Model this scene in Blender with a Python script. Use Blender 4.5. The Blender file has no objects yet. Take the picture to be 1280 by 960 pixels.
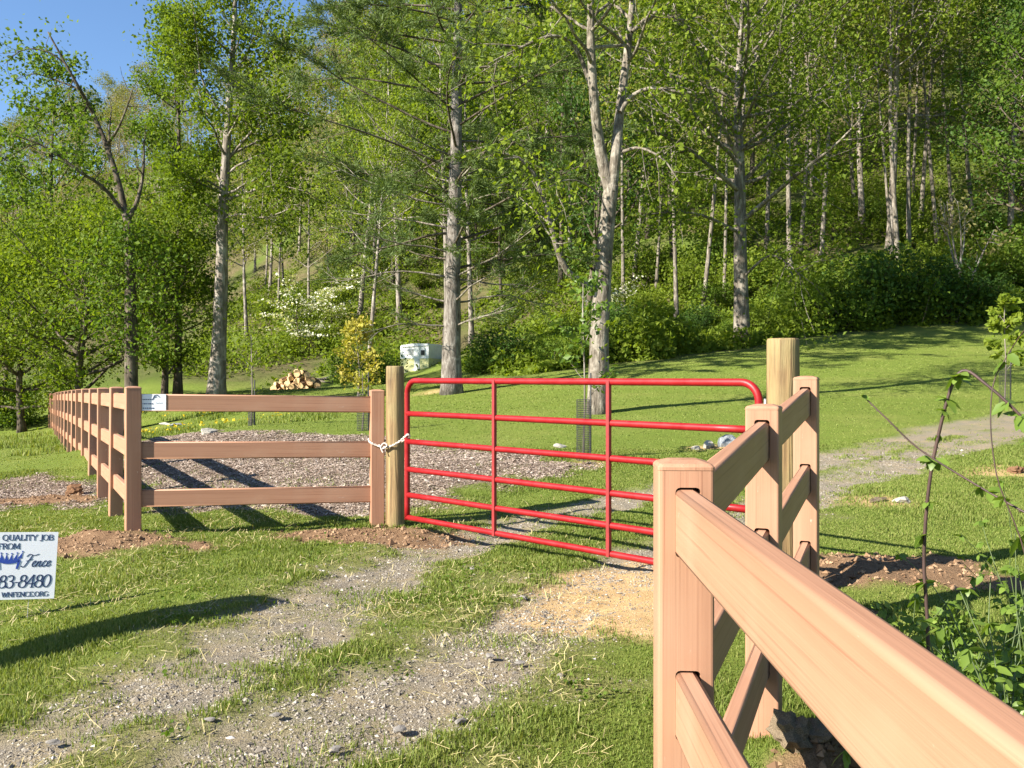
import bpy, bmesh, math, random
import numpy as np
from mathutils import Vector, Matrix
R = math.radians
SC = bpy.context.scene
COL = SC.collection
# ------------------------------------------------------------------ camera, sky, sun, exposure
EYE = 1.34
F = 1160.0                                   # focal length in photo pixels (1280 wide)
cam_d = bpy.data.cameras.new('camera'); cam = bpy.data.objects.new('camera', cam_d); COL.objects.link(cam)
cam.location = (0, 0, EYE); cam.rotation_euler = (R(90), 0, 0)
cam_d.sensor_width = 36.0; cam_d.lens = 36.0 * F / 1280.0; cam_d.clip_start = 0.05; cam_d.clip_end = 2000
SC.camera = cam
SUN_EL = R(32); SH_AZ = R(60)              # shadows run SH_AZ to the right of straight ahead
sdir = Vector((math.sin(SH_AZ) * math.cos(SUN_EL), math.cos(SH_AZ) * math.cos(SUN_EL), -math.sin(SUN_EL)))
W = bpy.data.worlds.new('World'); SC.world = W; W.use_nodes = True
wn = W.node_tree.nodes; wl = W.node_tree.links
sky = wn.new('ShaderNodeTexSky'); sky.sky_type = 'NISHITA'; sky.sun_disc = False
sky.sun_elevation = SUN_EL; sky.sun_rotation = math.atan2(-sdir.x, -sdir.y)
sky.air_density = 1.0; sky.dust_density = 0.3; sky.ozone_density = 5.5
wl.new(sky.outputs[0], wn['Background'].inputs[0]); wn['Background'].inputs[1].default_value = 0.07
sun_d = bpy.data.lights.new('sun', 'SUN'); sun_d.energy = 5.0; sun_d.angle = R(0.53); sun_d.color = (1.0, 0.94, 0.83)
sun = bpy.data.objects.new('sun', sun_d); COL.objects.link(sun); sun.rotation_euler = sdir.to_track_quat('-Z', 'Y').to_euler(); sun.location = (-20, -20, 30)
SC.view_settings.view_transform = 'Standard'; SC.view_settings.look = 'None'; SC.view_settings.exposure = 1.64; SC.view_settings.gamma = 1.0
SC.cycles.max_bounces = 6; SC.cycles.transparent_max_bounces = 4; SC.cycles.diffuse_bounces = 3; SC.cycles.transmission_bounces = 3
SC.cycles.use_denoising = True

# ------------------------------------------------------------------ small helpers
def vnoise(x, y, s, seed=0):
    x = np.asarray(x, float) / s + 1000; y = np.asarray(y, float) / s + 1000
    xi = np.floor(x).astype(np.int64); yi = np.floor(y).astype(np.int64)
    fx = x - xi; fy = y - yi; fx = fx * fx * (3 - 2 * fx); fy = fy * fy * (3 - 2 * fy)
    def h(a, b):
        n = (a * 374761393 + b * 668265263 + seed * 974711) & 0xffffffff
        n = ((n ^ (n >> 13)) * 1274126177) & 0xffffffff
        return ((n ^ (n >> 16)) & 0xffff) / 65535.0
    return (h(xi, yi) * (1 - fx) + h(xi + 1, yi) * fx) * (1 - fy) + (h(xi, yi + 1) * (1 - fx) + h(xi + 1, yi + 1) * fx) * fy
def fbm(x, y, s, seed=0, o=3):
    v = 0; a = .5; t = 0
    for k in range(o): v = v + a * vnoise(x, y, s / 2 ** k, seed + k); t += a; a *= .5
    return v / t
def sstep(a, b, x):
    t = np.clip((np.asarray(x, float) - a) / (b - a), 0, 1); return t * t * (3 - 2 * t)
def tag(o, label=None, cat=None, group=None, kind=None):
    if label: o['label'] = label
    if cat: o['category'] = cat
    if group: o['group'] = group
    if kind: o['kind'] = kind
    return o
def link(o, parent=None):
    COL.objects.link(o)
    if parent is not None: o.parent = parent
    return o
def empty(name, loc=(0, 0, 0), rz=0.0):
    o = bpy.data.objects.new(name, None); o.location = loc; o.rotation_euler = (0, 0, rz); o.empty_display_size = .2
    return link(o)
def mesh_np(name, V, Q=None, T=None, mat=None, smooth=False):
    V = np.asarray(V, np.float32).reshape(-1, 3)
    Q = np.zeros((0, 4), np.int32) if Q is None or len(Q) == 0 else np.asarray(Q, np.int32)
    T = np.zeros((0, 3), np.int32) if T is None or len(T) == 0 else np.asarray(T, np.int32)
    me = bpy.data.meshes.new(name); nq, nt = len(Q), len(T)
    me.vertices.add(len(V)); me.vertices.foreach_set('co', V.ravel())
    me.loops.add(nq * 4 + nt * 3); me.loops.foreach_set('vertex_index', np.concatenate([Q.ravel(), T.ravel()]).astype(np.int32))
    me.polygons.add(nq + nt)
    ls = np.concatenate([np.arange(nq) * 4, nq * 4 + np.arange(nt) * 3]).astype(np.int32)
    me.polygons.foreach_set('loop_start', ls)
    me.polygons.foreach_set('use_smooth', np.full(nq + nt, smooth))
    if mat: me.materials.append(mat)
    me.update(calc_edges=True); me.validate()
    return me
def obj(name, me, parent=None, loc=None, rot=None):
    o = bpy.data.objects.new(name, me)
    if loc is not None: o.location = loc
    if rot is not None: o.rotation_euler = rot
    return link(o, parent)
class MB:                                      # collects tubes and boxes into quads
    def __init__(s): s.V = []; s.Q = []; s.T = []; s.n = 0
    def add(s, V, Q=None, T=None):
        V = np.asarray(V, float).reshape(-1, 3)
        if Q is not None and len(Q): s.Q.append(np.asarray(Q) + s.n)
        if T is not None and len(T): s.T.append(np.asarray(T) + s.n)
        s.V.append(V); s.n += len(V)
    def tube(s, pts, rad, sides=6, cap=True, rough=0, rng=None):
        P = np.asarray(pts, float); n = len(P); r = np.broadcast_to(np.asarray(rad, float), (n,))
        D = np.gradient(P, axis=0); D /= np.linalg.norm(D, axis=1)[:, None] + 1e-9
        ref = np.array([0, 0, 1.]) if abs(D[0][2]) < .9 else np.array([1., 0, 0])
        a = np.zeros_like(D); q = np.cross(D[0], ref)
        for k in range(n): q = q - D[k] * q.dot(D[k]); q = q / (np.linalg.norm(q) + 1e-9); a[k] = q
        b = np.cross(D, a)
        th = np.arange(sides) * 2 * math.pi / sides
        rr = np.repeat(r[:, None], sides, 1)
        if rough and rng is not None: rr = rr * (1 + rng.uniform(-rough, rough, rr.shape))
        V = P[:, None, :] + rr[..., None] * (np.cos(th)[None, :, None] * a[:, None, :] + np.sin(th)[None, :, None] * b[:, None, :])
        i = np.arange(n - 1)[:, None] * sides; j = np.arange(sides)[None, :]; k = (j + 1) % sides
        Q = np.stack([i + k, i + j, i + sides + j, i + sides + k], -1).reshape(-1, 4)
        V = V.reshape(-1, 3); T = []
        if cap:
            V = np.concatenate([V, P[:1], P[-1:]])
            for q in range(sides):
                w = (q + 1) % sides
                T.append((n * sides, q, w)); T.append((n * sides + 1, (n - 1) * sides + w, (n - 1) * sides + q))
        s.add(V, Q, T)
    def box(s, c, h, M=None):
        V = np.array([[x, y, z] for x in (-1, 1) for y in (-1, 1) for z in (-1, 1)], float) * np.array(h)
        if M is not None: V = V @ np.array(M.to_3x3()).T
        s.add(V + np.array(c), [(0, 1, 3, 2), (4, 6, 7, 5), (0, 4, 5, 1), (2, 3, 7, 6), (0, 2, 6, 4), (1, 5, 7, 3)])
    def mesh(s, name, mat=None, smooth=False):
        return mesh_np(name, np.concatenate(s.V), np.concatenate(s.Q) if s.Q else None, np.concatenate(s.T) if s.T else None, mat, smooth)

# ------------------------------------------------------------------ terrain heights
def pz(px, py, d): return ((px - 640) / F * d, d, EYE - (py - 480) / F * d)
CP = [(0, -4, -.02), (-5, 0, 0), (-8, 5, 0), (0, 1.5, -.03), (-2.5, 4.5, 0), (0, 5.5, 0), (-2.9, 4.7, -.2), (-4.2, 4.2, -.34), (-2.6, 5.9, -.03), (-3.28, 7.97, 0), (-1.1, 8.6, -.03), (.5, 7.2, 0), (0.4, 2.1, -.13), (.97, 3.55, -.04),
      (1.6, 5.0, .06), (1.9, 2.2, -.28), (3.5, 3, -.25), (2.2, 4.3, -.14), (3, 0, -.4), (5, 5.5, .0), (-5.2, 11.5, -.02), (-8.4, 17.6, -.06), (-12, 25, -.12), (-15.7, 31.6, -.19), (-20, 39, -.1), (-9, 9, 0), (-13, 17, -.05), (-20, 22, -.1),
      pz(748, 516, 17), pz(563, 492, 25), pz(928, 432, 32), pz(760, 456, 29), pz(850, 442, 30.5), pz(1000, 424, 33), pz(1120, 416, 34), pz(1280, 410, 35), pz(1500, 395, 37), pz(650, 474, 28),
      pz(1040, 572, 11.6), pz(1280, 524, 14.5), pz(880, 562, 13), pz(732, 574, 12), pz(620, 574, 12), pz(315, 532, 16), pz(452, 535, 16), pz(200, 548, 15.), pz(1105, 630, 8.8), pz(1255, 592, 10), pz(1258, 502, 18), pz(1280, 470, 22), pz(1400, 500, 18),
      pz(370, 480, 44), pz(450, 482, 36), pz(272, 497, 30), pz(165, 505, 32), pz(100, 510, 36), pz(515, 466, 42), pz(620, 440, 42), pz(600, 425, 50), pz(30, 505, 44), pz(0, 440, 62), pz(130, 470, 48), pz(300, 465, 50), pz(240, 450, 58),
      pz(360, 320, 80), pz(200, 380, 80), pz(480, 360, 62), pz(700, 380, 48), pz(1050, 330, 45), pz(1120, 210, 60), pz(900, 280, 52), pz(1280, 330, 46), pz(1280, 200, 60), pz(800, 180, 72), pz(1500, 300, 50),
      pz(-150, 330, 110), pz(0, 290, 120), pz(120, 215, 140), pz(400, 150, 140), pz(640, 20, 120), (31, 100, 52), (50, 90, 50), (75, 60, 32), (110, 60, 45), (-30, 210, 44), (60, 210, 70), (-120, 210, 30), (170, 210, 60), (-180, 120, 12), (-90, 90, 8), (-60, 50, .5),
      (-90, 20, -1), (-60, -30, -1), (0, -40, -.8), (50, -40, -.5), (40, 5, 2.0), (90, 20, 9), (200, 60, 30), (-250, 0, -2), (0, -250, -3), (250, -150, 2), (-250, 330, 25), (250, 330, 60), (0, 360, 45)]
CPA = np.array(CP, float)
_c2 = 2.0 ** 2
def _phi(a, b): return np.sqrt((a[:, None, 0] - b[None, :, 0]) ** 2 + (a[:, None, 1] - b[None, :, 1]) ** 2 + _c2)
_n = len(CPA)
_A = np.zeros((_n + 3, _n + 3)); _A[:_n, :_n] = _phi(CPA, CPA) - np.eye(_n) * 0.05; _A[:_n, _n] = 1; _A[:_n, _n + 1:] = CPA[:, :2]; _A[_n:, :_n] = _A[:_n, _n:].T
_w = np.linalg.solve(_A, np.concatenate([CPA[:, 2], np.zeros(3)]))
MOUNDS = [(-3.45, 7.85, .55, .10), (-1.1, 8.35, .6, .08), (1.62, 4.95, .5, .06), (2.35, 6.15, .35, .13), (2.95, 6.4, .3, .12), (-5.4, 10.9, .3, .08), (1.10, 3.42, .2, .17)]
def hz0(x, y):
    x = np.atleast_1d(np.asarray(x, float)); y = np.atleast_1d(np.asarray(y, float))
    out = np.empty(len(x))
    for s in range(0, len(x), 20000):
        p = np.stack([x[s:s + 20000], y[s:s + 20000]], 1)
        out[s:s + 20000] = _phi(p, CPA) @ _w[:_n] + _w[_n] + p @ _w[_n + 1:]
    for mx, my, r, h in MOUNDS:
        out += .65 * h * np.exp(-((x - mx) ** 2 + (y - my) ** 2) / (r * r)) * (.45 + 1.1 * fbm(x, y, .14, 5))
    return out
def hz(x, y):
    z = hz0(x, y); x = np.atleast_1d(x); y = np.atleast_1d(y)
    z = z + (fbm(x, y, .5, 21) - .5) * .035 + (fbm(x, y, 2.2, 31) - .5) * .05 * sstep(2, 8, np.hypot(x, y))
    far = sstep(34, 45, y + 0 * x)
    return z + far * (fbm(x, y, 9, 41) - .5) * 2.0
def H1(x, y): return float(hz([x], [y])[0])
def ground_at(px, py):                          # where the line of sight through a photo pixel meets the ground
    lo = None
    d = np.concatenate([np.arange(1.2, 40, .05), np.arange(40, 180, .3)])
    x = (px - 640) / F * d; z = EYE - (py - 480) / F * d
    g = hz(x, d); k = np.argmax(g >= z)
    return (x[k], d[k], g[k])

# ------------------------------------------------------------------ zones of the ground
def seg_d(x, y, P):
    best = np.full(len(x), 1e9)
    for (ax, ay), (bx, by) in zip(P[:-1], P[1:]):
        dx, dy = bx - ax, by - ay; t = np.clip(((x - ax) * dx + (y - ay) * dy) / (dx * dx + dy * dy + 1e-9), 0, 1)
        best = np.minimum(best, np.hypot(x - ax - t * dx, y - ay - t * dy))
    return best
def poly_sd(x, y, P):                            # negative inside
    d = seg_d(x, y, P + P[:1]); ins = np.zeros(len(x), bool)
    for (ax, ay), (bx, by) in zip(P, P[1:] + P[:1]):
        c = ((ay > y) != (by > y)) & (x < (bx - ax) * (y - ay) / (by - ay + 1e-12) + ax); ins ^= c
    return np.where(ins, -d, d)
G2 = lambda L: [ground_at(a, b)[:2] for a, b in L]
TR1 = G2([(-150, 1000), (30, 938), (175, 874), (305, 806), (428, 742), (540, 696), (640, 660), (730, 636), (830, 612), (940, 592), (1030, 576), (1150, 545), (1280, 521), (1420, 500)])
TR2 = G2([(230, 1010), (400, 935), (535, 862), (640, 796), (725, 740), (825, 692), (920, 655), (1030, 608), (1100, 586), (1200, 556), (1280, 538), (1420, 512)])
MUL = G2([(150, 556), (230, 543), (330, 540), (470, 546), (560, 558), (660, 566), (735, 580), (690, 592), (620, 598), (575, 618), (520, 642), (430, 652), (330, 636), (240, 640), (150, 628)])
MUL2 = G2([(-60, 606), (60, 592), (125, 606), (120, 640), (60, 632), (-60, 642)])
SAND = G2([(655, 775), (690, 738), (740, 714), (825, 700), (900, 690), (900, 790), (840, 812), (770, 790)])
DIRT = [((-3.5, 7.7), (1.0, .5)), ((-1.25, 8.15), (.95, .42)), ((2.5, 6.3), (.95, .55)), ((1.15, 3.2), (.4, .45)), ((-5.6, 10.9), (.9, .35)), ((1.75, 5.1), (.5, .4))]
SPOT = [ground_at(1110, 628)[:2] + (.45,), ground_at(1250, 590)[:2] + (.5,), ground_at(890, 560)[:2] + (.4,), ground_at(732, 578)[:2] + (.4,), ground_at(540, 490)[:2] + (.8,)]
def zones(x, y):
    x = np.asarray(x, float); y = np.asarray(y, float)
    wob = (fbm(x, y, .5, 3) - .5)
    wob2 = (fbm(x, y, .16, 4) - .5)
    d1 = seg_d(x, y, TR1); d2 = seg_d(x, y, TR2)
    wid = .12 * sstep(9, 12, y)
    wob3 = fbm(x, y, 1.1, 14) - .5
    gr = np.maximum(1 - sstep(.19, .45, d1 - wid + wob * .35 + wob2 * .4 + wob3 * .2), 1 - sstep(.19, .45, d2 - wid + wob * .35 + wob2 * .4 + wob3 * .2)) * (.78 + .22 * sstep(.35, .6, fbm(x, y, .3, 15)))
    dm = np.minimum(poly_sd(x, y, MUL), poly_sd(x, y, MUL2))
    mu = 1 - sstep(-.25, .3, dm + wob * 1.1 + wob2 * .3)
    sa = 1 - sstep(-.15, .2, poly_sd(x, y, SAND) + wob * .6 + wob2 * .2)
    di = np.zeros(len(x))
    for (cx, cy), (rx, ry) in DIRT:
        di = np.maximum(di, 1 - sstep(.7, 1.1, np.hypot((x - cx) / rx, (y - cy) / ry) + wob * .9 + wob2 * .6))
    for cx, cy, r in SPOT: sa = np.maximum(sa, .8 * (1 - sstep(.4, 1.2, np.hypot(x - cx, (y - cy)) / r + wob * 1.2)))
    edge = np.interp(x, [-60, -20, -12, -8, -3, 0, 4, 8, 10, 14, 20, 40], [45, 44, 46, 48, 40, 28, 28.5, 31.5, 32.8, 34, 35.3, 40])
    fo = sstep(-.8, .8, y - edge + (fbm(x, y, 2.5, 9) - .5) * 3)
    mid = .8 - .8 * sstep(.40, .85, np.minimum(d1, d2) + wob * .9 + wob3 * .6)      # the worn strip round the two wheel tracks
    mid = mid * (y < 9.5)
    return gr, di, mu, sa, fo, mid

# ------------------------------------------------------------------ materials
def newmat(name, rough=.8):
    m = bpy.data.materials.new(name); m.use_nodes = True; nt = m.node_tree
    b = nt.nodes['Principled BSDF']; b.inputs['Roughness'].default_value = rough
    return m, nt, b
def nd(nt, t, **k):
    n = nt.nodes.new(t)
    for a, v in k.items():
        if a.startswith('i_'):
            key = a[2:]; key = int(key) if key.isdigit() else key.replace('_', ' ')
            n.inputs[key].default_value = v
        else: setattr(n, a, v)
    return n
def ramp(nt, stops, fac):
    r = nt.nodes.new('ShaderNodeValToRGB'); e = r.color_ramp.elements
    while len(e) < len(stops): e.new(.5)
    for q, (p, c) in zip(e, stops): q.position = p; q.color = tuple(c) + (1,)
    nt.links.new(fac, r.inputs[0]); return r.outputs[0]
def mix(nt, a, b, f, mode='MIX'):
    n = nt.nodes.new('ShaderNodeMix'); n.data_type = 'RGBA'; n.blend_type = mode
    for s, v in ((6, a), (7, b), (0, f)):
        if hasattr(v, 'links') or hasattr(v, 'is_linked'): nt.links.new(v, n.inputs[s])
        elif s == 0: n.inputs[0].default_value = v
        else: n.inputs[s].default_value = tuple(v) + (1,)
    return n.outputs[2]
def noise(nt, vec, scale, det=3, rough=.55, dist=0):
    n = nd(nt, 'ShaderNodeTexNoise'); n.inputs['Scale'].default_value = scale; n.inputs['Detail'].default_value = det; n.inputs['Roughness'].default_value = rough; n.inputs['Distortion'].default_value = dist
    if vec is not None: nt.links.new(vec, n.inputs['Vector'])
    return n.outputs[0]
def ocoord(nt, scale=(1, 1, 1)):
    t = nd(nt, 'ShaderNodeTexCoord'); m = nd(nt, 'ShaderNodeMapping'); m.inputs['Scale'].default_value = scale
    nt.links.new(t.outputs['Object'], m.inputs[0]); return m.outputs[0]
def bump(nt, b, h, strength, dist):
    n = nd(nt, 'ShaderNodeBump'); n.inputs['Strength'].default_value = strength; n.inputs['Distance'].default_value = dist
    nt.links.new(h, n.inputs['Height']); nt.links.new(n.outputs[0], b.inputs['Normal'])
def leaf_mat(name, c1, c2, c3, trans=.4, rough=.55, gloss=.15):
    m, nt, b = newmat(name, rough); out = nt.nodes['Material Output']
    g = nd(nt, 'ShaderNodeNewGeometry'); oi = nd(nt, 'ShaderNodeObjectInfo')
    t = nd(nt, 'ShaderNodeTexCoord')
    nz = noise(nt, t.outputs['Object'], .55, 2)
    a = nd(nt, 'ShaderNodeMath', operation='MULTIPLY'); nt.links.new(g.outputs['Random Per Island'], a.inputs[0]); a.inputs[1].default_value = .5
    a2 = nd(nt, 'ShaderNodeMath', operation='MULTIPLY_ADD'); nt.links.new(oi.outputs['Random'], a2.inputs[0]); a2.inputs[1].default_value = .3; nt.links.new(a.outputs[0], a2.inputs[2])
    a3 = nd(nt, 'ShaderNodeMath', operation='MULTIPLY_ADD'); nt.links.new(nz, a3.inputs[0]); a3.inputs[1].default_value = .45; nt.links.new(a2.outputs[0], a3.inputs[2])
    a4 = nd(nt, 'ShaderNodeMath', operation='SUBTRACT'); nt.links.new(a3.outputs[0], a4.inputs[0]); a4.inputs[1].default_value = .12
    col = ramp(nt, [(0.05, c1), (.5, c2), (.95, c3)], a4.outputs[0])
    nt.links.new(col, b.inputs['Base Color']); b.inputs['Specular IOR Level'].default_value = gloss
    tr = nd(nt, 'ShaderNodeBsdfTranslucent'); nt.links.new(mix(nt, col, (1.0, 1.0, .35), 1.0, 'MULTIPLY'), tr.inputs[0])
    ms = nd(nt, 'ShaderNodeMixShader'); ms.inputs[0].default_value = trans
    nt.links.new(b.outputs[0], ms.inputs[1]); nt.links.new(tr.outputs[0], ms.inputs[2]); nt.links.new(ms.outputs[0], out.inputs[0])
    return m
def bark_mat(name, c1, c2, c3, sc=3.0):
    m, nt, b = newmat(name, .9); v = ocoord(nt, (1, 1, .22))
    n1 = noise(nt, v, sc * 3, 5, .65); n2 = noise(nt, ocoord(nt), sc * .6, 4, .6, .6)
    c = ramp(nt, [(.3, c1), (.52, c2), (.72, c3)], n1)
    c = mix(nt, c, c3, ramp(nt, [(.52, (0, 0, 0)), (.66, (.75,) * 3)], n2))
    nt.links.new(c, b.inputs['Base Color']); bump(nt, b, n1, .9, .05); b.inputs['Specular IOR Level'].default_value = .1
    return m
M = {}
M['bark_grey'] = bark_mat('bark_grey', (.07, .058, .045), (.20, .17, .14), (.42, .38, .33))
M['bark_pale'] = bark_mat('bark_pale', (.05, .04, .03), (.165, .14, .11), (.34, .305, .25), 6)
M['bark_wood'] = bark_mat('bark_wood', (.05, .04, .032), (.15, .128, .10), (.33, .295, .245), 4)
M['bark_dark'] = bark_mat('bark_dark', (.03, .024, .018), (.085, .068, .05), (.17, .145, .11))
M['bark_pine'] = bark_mat('bark_pine', (.055, .045, .038), (.15, .13, .11), (.29, .265, .235), 5.5)
M['leaf_fresh'] = leaf_mat('leaf_fresh', (.08, .125, .012), (.165, .23, .024), (.28, .335, .045), .55)
M['leaf_mid'] = leaf_mat('leaf_mid', (.055, .10, .012), (.115, .185, .021), (.205, .275, .038), .5)
M['leaf_deep'] = leaf_mat('leaf_deep', (.022, .055, .010), (.052, .105, .016), (.10, .165, .028), .35)
M['leaf_olive'] = leaf_mat('leaf_olive', (.11, .125, .022), (.19, .205, .045), (.28, .28, .08), .5)
M['leaf_bud'] = leaf_mat('leaf_bud', (.17, .15, .06), (.26, .22, .09), (.32, .30, .10), .3)
M['leaf_yellow'] = leaf_mat('leaf_yellow', (.25, .24, .035), (.42, .38, .07), (.50, .34, .12), .45)
M['leaf_glossy'] = leaf_mat('leaf_glossy', (.075, .135, .02), (.15, .235, .035), (.25, .34, .06), .5, .42, .4)
M['needle'] = leaf_mat('needle', (.05, .085, .025), (.10, .145, .04), (.165, .205, .065), .35)
M['blossom'] = leaf_mat('blossom', (.5, .5, .34), (.66, .65, .5), (.75, .73, .6), .3)
M['grass'] = leaf_mat('grass', (.08, .12, .02), (.15, .205, .035), (.33, .33, .11), .4, .6, .2)
M['dry_grass'] = leaf_mat('dry_grass', (.30, .24, .10), (.45, .38, .18), (.62, .55, .32), .25)
M['flower'] = leaf_mat('flower', (.5, .36, .02), (.65, .48, .03), (.7, .6, .1), .3)

def wood_mat(name, axis):
    m, nt, b = newmat(name, .55)
    s = [22, 22, 22]; s[axis] = .5; s2 = [110, 110, 110]; s2[axis] = 1.0
    n1 = noise(nt, ocoord(nt, s), 1.0, 4, .6, .4); n2 = noise(nt, ocoord(nt, s2), 1.0, 3, .6, .2); n3 = noise(nt, ocoord(nt), 2.3, 3)
    c = ramp(nt, [(.25, (.29, .147, .088)), (.5, (.34, .178, .108)), (.75, (.38, .21, .13))], n1)
    c = mix(nt, c, (.21, .095, .055), ramp(nt, [(.55, (0, 0, 0)), (.70, (.6,) * 3)], n2))
    c = mix(nt, c, (.42, .27, .18), ramp(nt, [(.5, (0, 0, 0)), (.8, (.5,) * 3)], n3))
    c = mix(nt, c, (.52, .42, .34), ramp(nt, [(.68, (0, 0, 0)), (.74, (.5,) * 3)], noise(nt, ocoord(nt, [9 if q == axis else 28 for q in range(3)]), 1.0, 4, .7)))
    nt.links.new(c, b.inputs['Base Color']); bump(nt, b, n2, .35, .002); b.inputs['Specular IOR Level'].default_value = .3
    return m
M['rail'] = wood_mat('composite_rail', 0); M['post'] = wood_mat('composite_post', 2)
def log_mat():
    m, nt, b = newmat('round_post_wood', .75)
    n1 = noise(nt, ocoord(nt, (14, 14, .8)), 1.0, 5, .65, .5); n2 = noise(nt, ocoord(nt, (1.5, 1.5, 1)), 3.2, 3, .5); n3 = noise(nt, ocoord(nt, (60, 60, 1.5)), 1, 2)
    c = ramp(nt, [(.34, (.075, .045, .016)), (.5, (.215, .135, .055)), (.68, (.34, .24, .105))], n1)
    c = mix(nt, c, (.24, .19, .08), ramp(nt, [(.45, (0, 0, 0)), (.65, (.65,) * 3)], n2))
    c = mix(nt, c, (.09, .05, .02), ramp(nt, [(.58, (0, 0, 0)), (.68, (.8,) * 3)], n3))
    nt.links.new(c, b.inputs['Base Color']); bump(nt, b, n1, .9, .02); return m
M['log'] = log_mat()
def simple(name, col, rough=.6, nsc=0, var=.3, spec=.5, metal=0, bmp=0):
    m, nt, b = newmat(name, rough); b.inputs['Specular IOR Level'].default_value = spec; b.inputs['Metallic'].default_value = metal
    if nsc:
        n = noise(nt, ocoord(nt), nsc, 4, .6)
        c = ramp(nt, [(.3, [v * (1 - var) for v in col]), (.7, [min(1, v * (1 + var)) for v in col])], n); nt.links.new(c, b.inputs['Base Color'])
        if bmp: bump(nt, b, n, .6, bmp)
    else: b.inputs['Base Color'].default_value = tuple(col) + (1,)
    return m
def paint_red():
    m, nt, b = newmat('red_paint', .4)
    n = noise(nt, ocoord(nt), 9, 4, .7); n2 = noise(nt, ocoord(nt, (1, 1, 1)), 45, 3)
    c = ramp(nt, [(.3, (.20, .005, .007)), (.7, (.28, .009, .011))], n)
    c = mix(nt, c, (.55, .30, .28), ramp(nt, [(.70, (0, 0, 0)), (.78, (.6,) * 3)], n2))
    nt.links.new(c, b.inputs['Base Color']); r = ramp(nt, [(.3, (.34,) * 3), (.7, (.52,) * 3)], n); b.inputs['Specular IOR Level'].default_value = .35; nt.links.new(r, b.inputs['Roughness']); return m
M['red'] = paint_red()
M['red_dull'] = simple('red_channel_paint', (.22, .018, .018), .5, 14, .2)
M['rope'] = simple('rope', (.5, .44, .38), .9, 60, .25, bmp=.004)
M['steel'] = simple('galvanised_steel', (.45, .45, .46), .4, 10, .2, metal=.8)
M['soil'] = simple('soil', (.19, .105, .057), .95, 22, .6, .1, bmp=.03)
M['soil_grey'] = simple('grey_soil', (.19, .145, .095), .95, 24, .6, .1, bmp=.03)
M['white_sign'] = simple('white_plastic', (.78, .79, .82), .4, 5, .03)
M['ink'] = simple('navy_ink', (.025, .05, .13), .5)
M['ink_blue'] = simple('blue_ink', (.02, .06, .33), .5)
M['mesh_guard'] = simple('dark_wire', (.04, .04, .038), .6, 20, .3)
M['cream'] = simple('cream_siding', (.80, .80, .77), .5, 3, .12)
M['yellow'] = simple('yellow_siding', (.80, .74, .34), .5, 3, .15)
M['glass'] = simple('dark_glass', (.02, .025, .03), .08)
M['curtain'] = simple('curtained_pane', (.5, .5, .48), .2)
M['rubber'] = simple('rubber', (.02, .02, .02), .8)
M['cutwood'] = simple('cut_wood', (.60, .40, .20), .8, 9, .25)
M['stone'] = simple('pale_stone', (.32, .295, .245), .85, 9, .35, bmp=.02)
M['stone_grey'] = simple('grey_stone', (.22, .20, .175), .85, 14, .4, bmp=.01)
M['stone_blue'] = simple('blue_grey_stone', (.20, .215, .225), .8, 9, .4, bmp=.02)
M['stake'] = simple('stake', (.32, .30, .25), .8, 10, .3)
M['cane'] = simple('bramble_cane', (.05, .026, .02), .6, 12, .35)
M['green_stem'] = simple('green_stem', (.07, .10, .03), .6, 12, .3)
def island_mat(name, stops, rough=.9):
    m, nt, b = newmat(name, rough); g = nd(nt, 'ShaderNodeNewGeometry'); c = ramp(nt, stops, g.outputs['Random Per Island'])
    n = noise(nt, ocoord(nt), 60, 3); c = mix(nt, c, (.7, .7, .7), n, 'MULTIPLY') if False else c
    nt.links.new(c, b.inputs['Base Color']); b.inputs['Specular IOR Level'].default_value = .2; return m
M['gravel'] = island_mat('gravel', [(0, (.10, .088, .075)), (.4, (.18, .155, .125)), (.8, (.27, .238, .19)), (.96, (.36, .32, .27)), (1, (.50, .47, .42))])
M['chips'] = island_mat('bark_chips', [(0, (.095, .064, .046)), (.4, (.21, .155, .118)), (.75, (.34, .265, .21)), (1, (.5, .42, .35))])
M['clods'] = island_mat('soil_clods', [(0, (.11, .062, .034)), (.5, (.21, .128, .072)), (1, (.32, .21, .125))])

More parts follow.
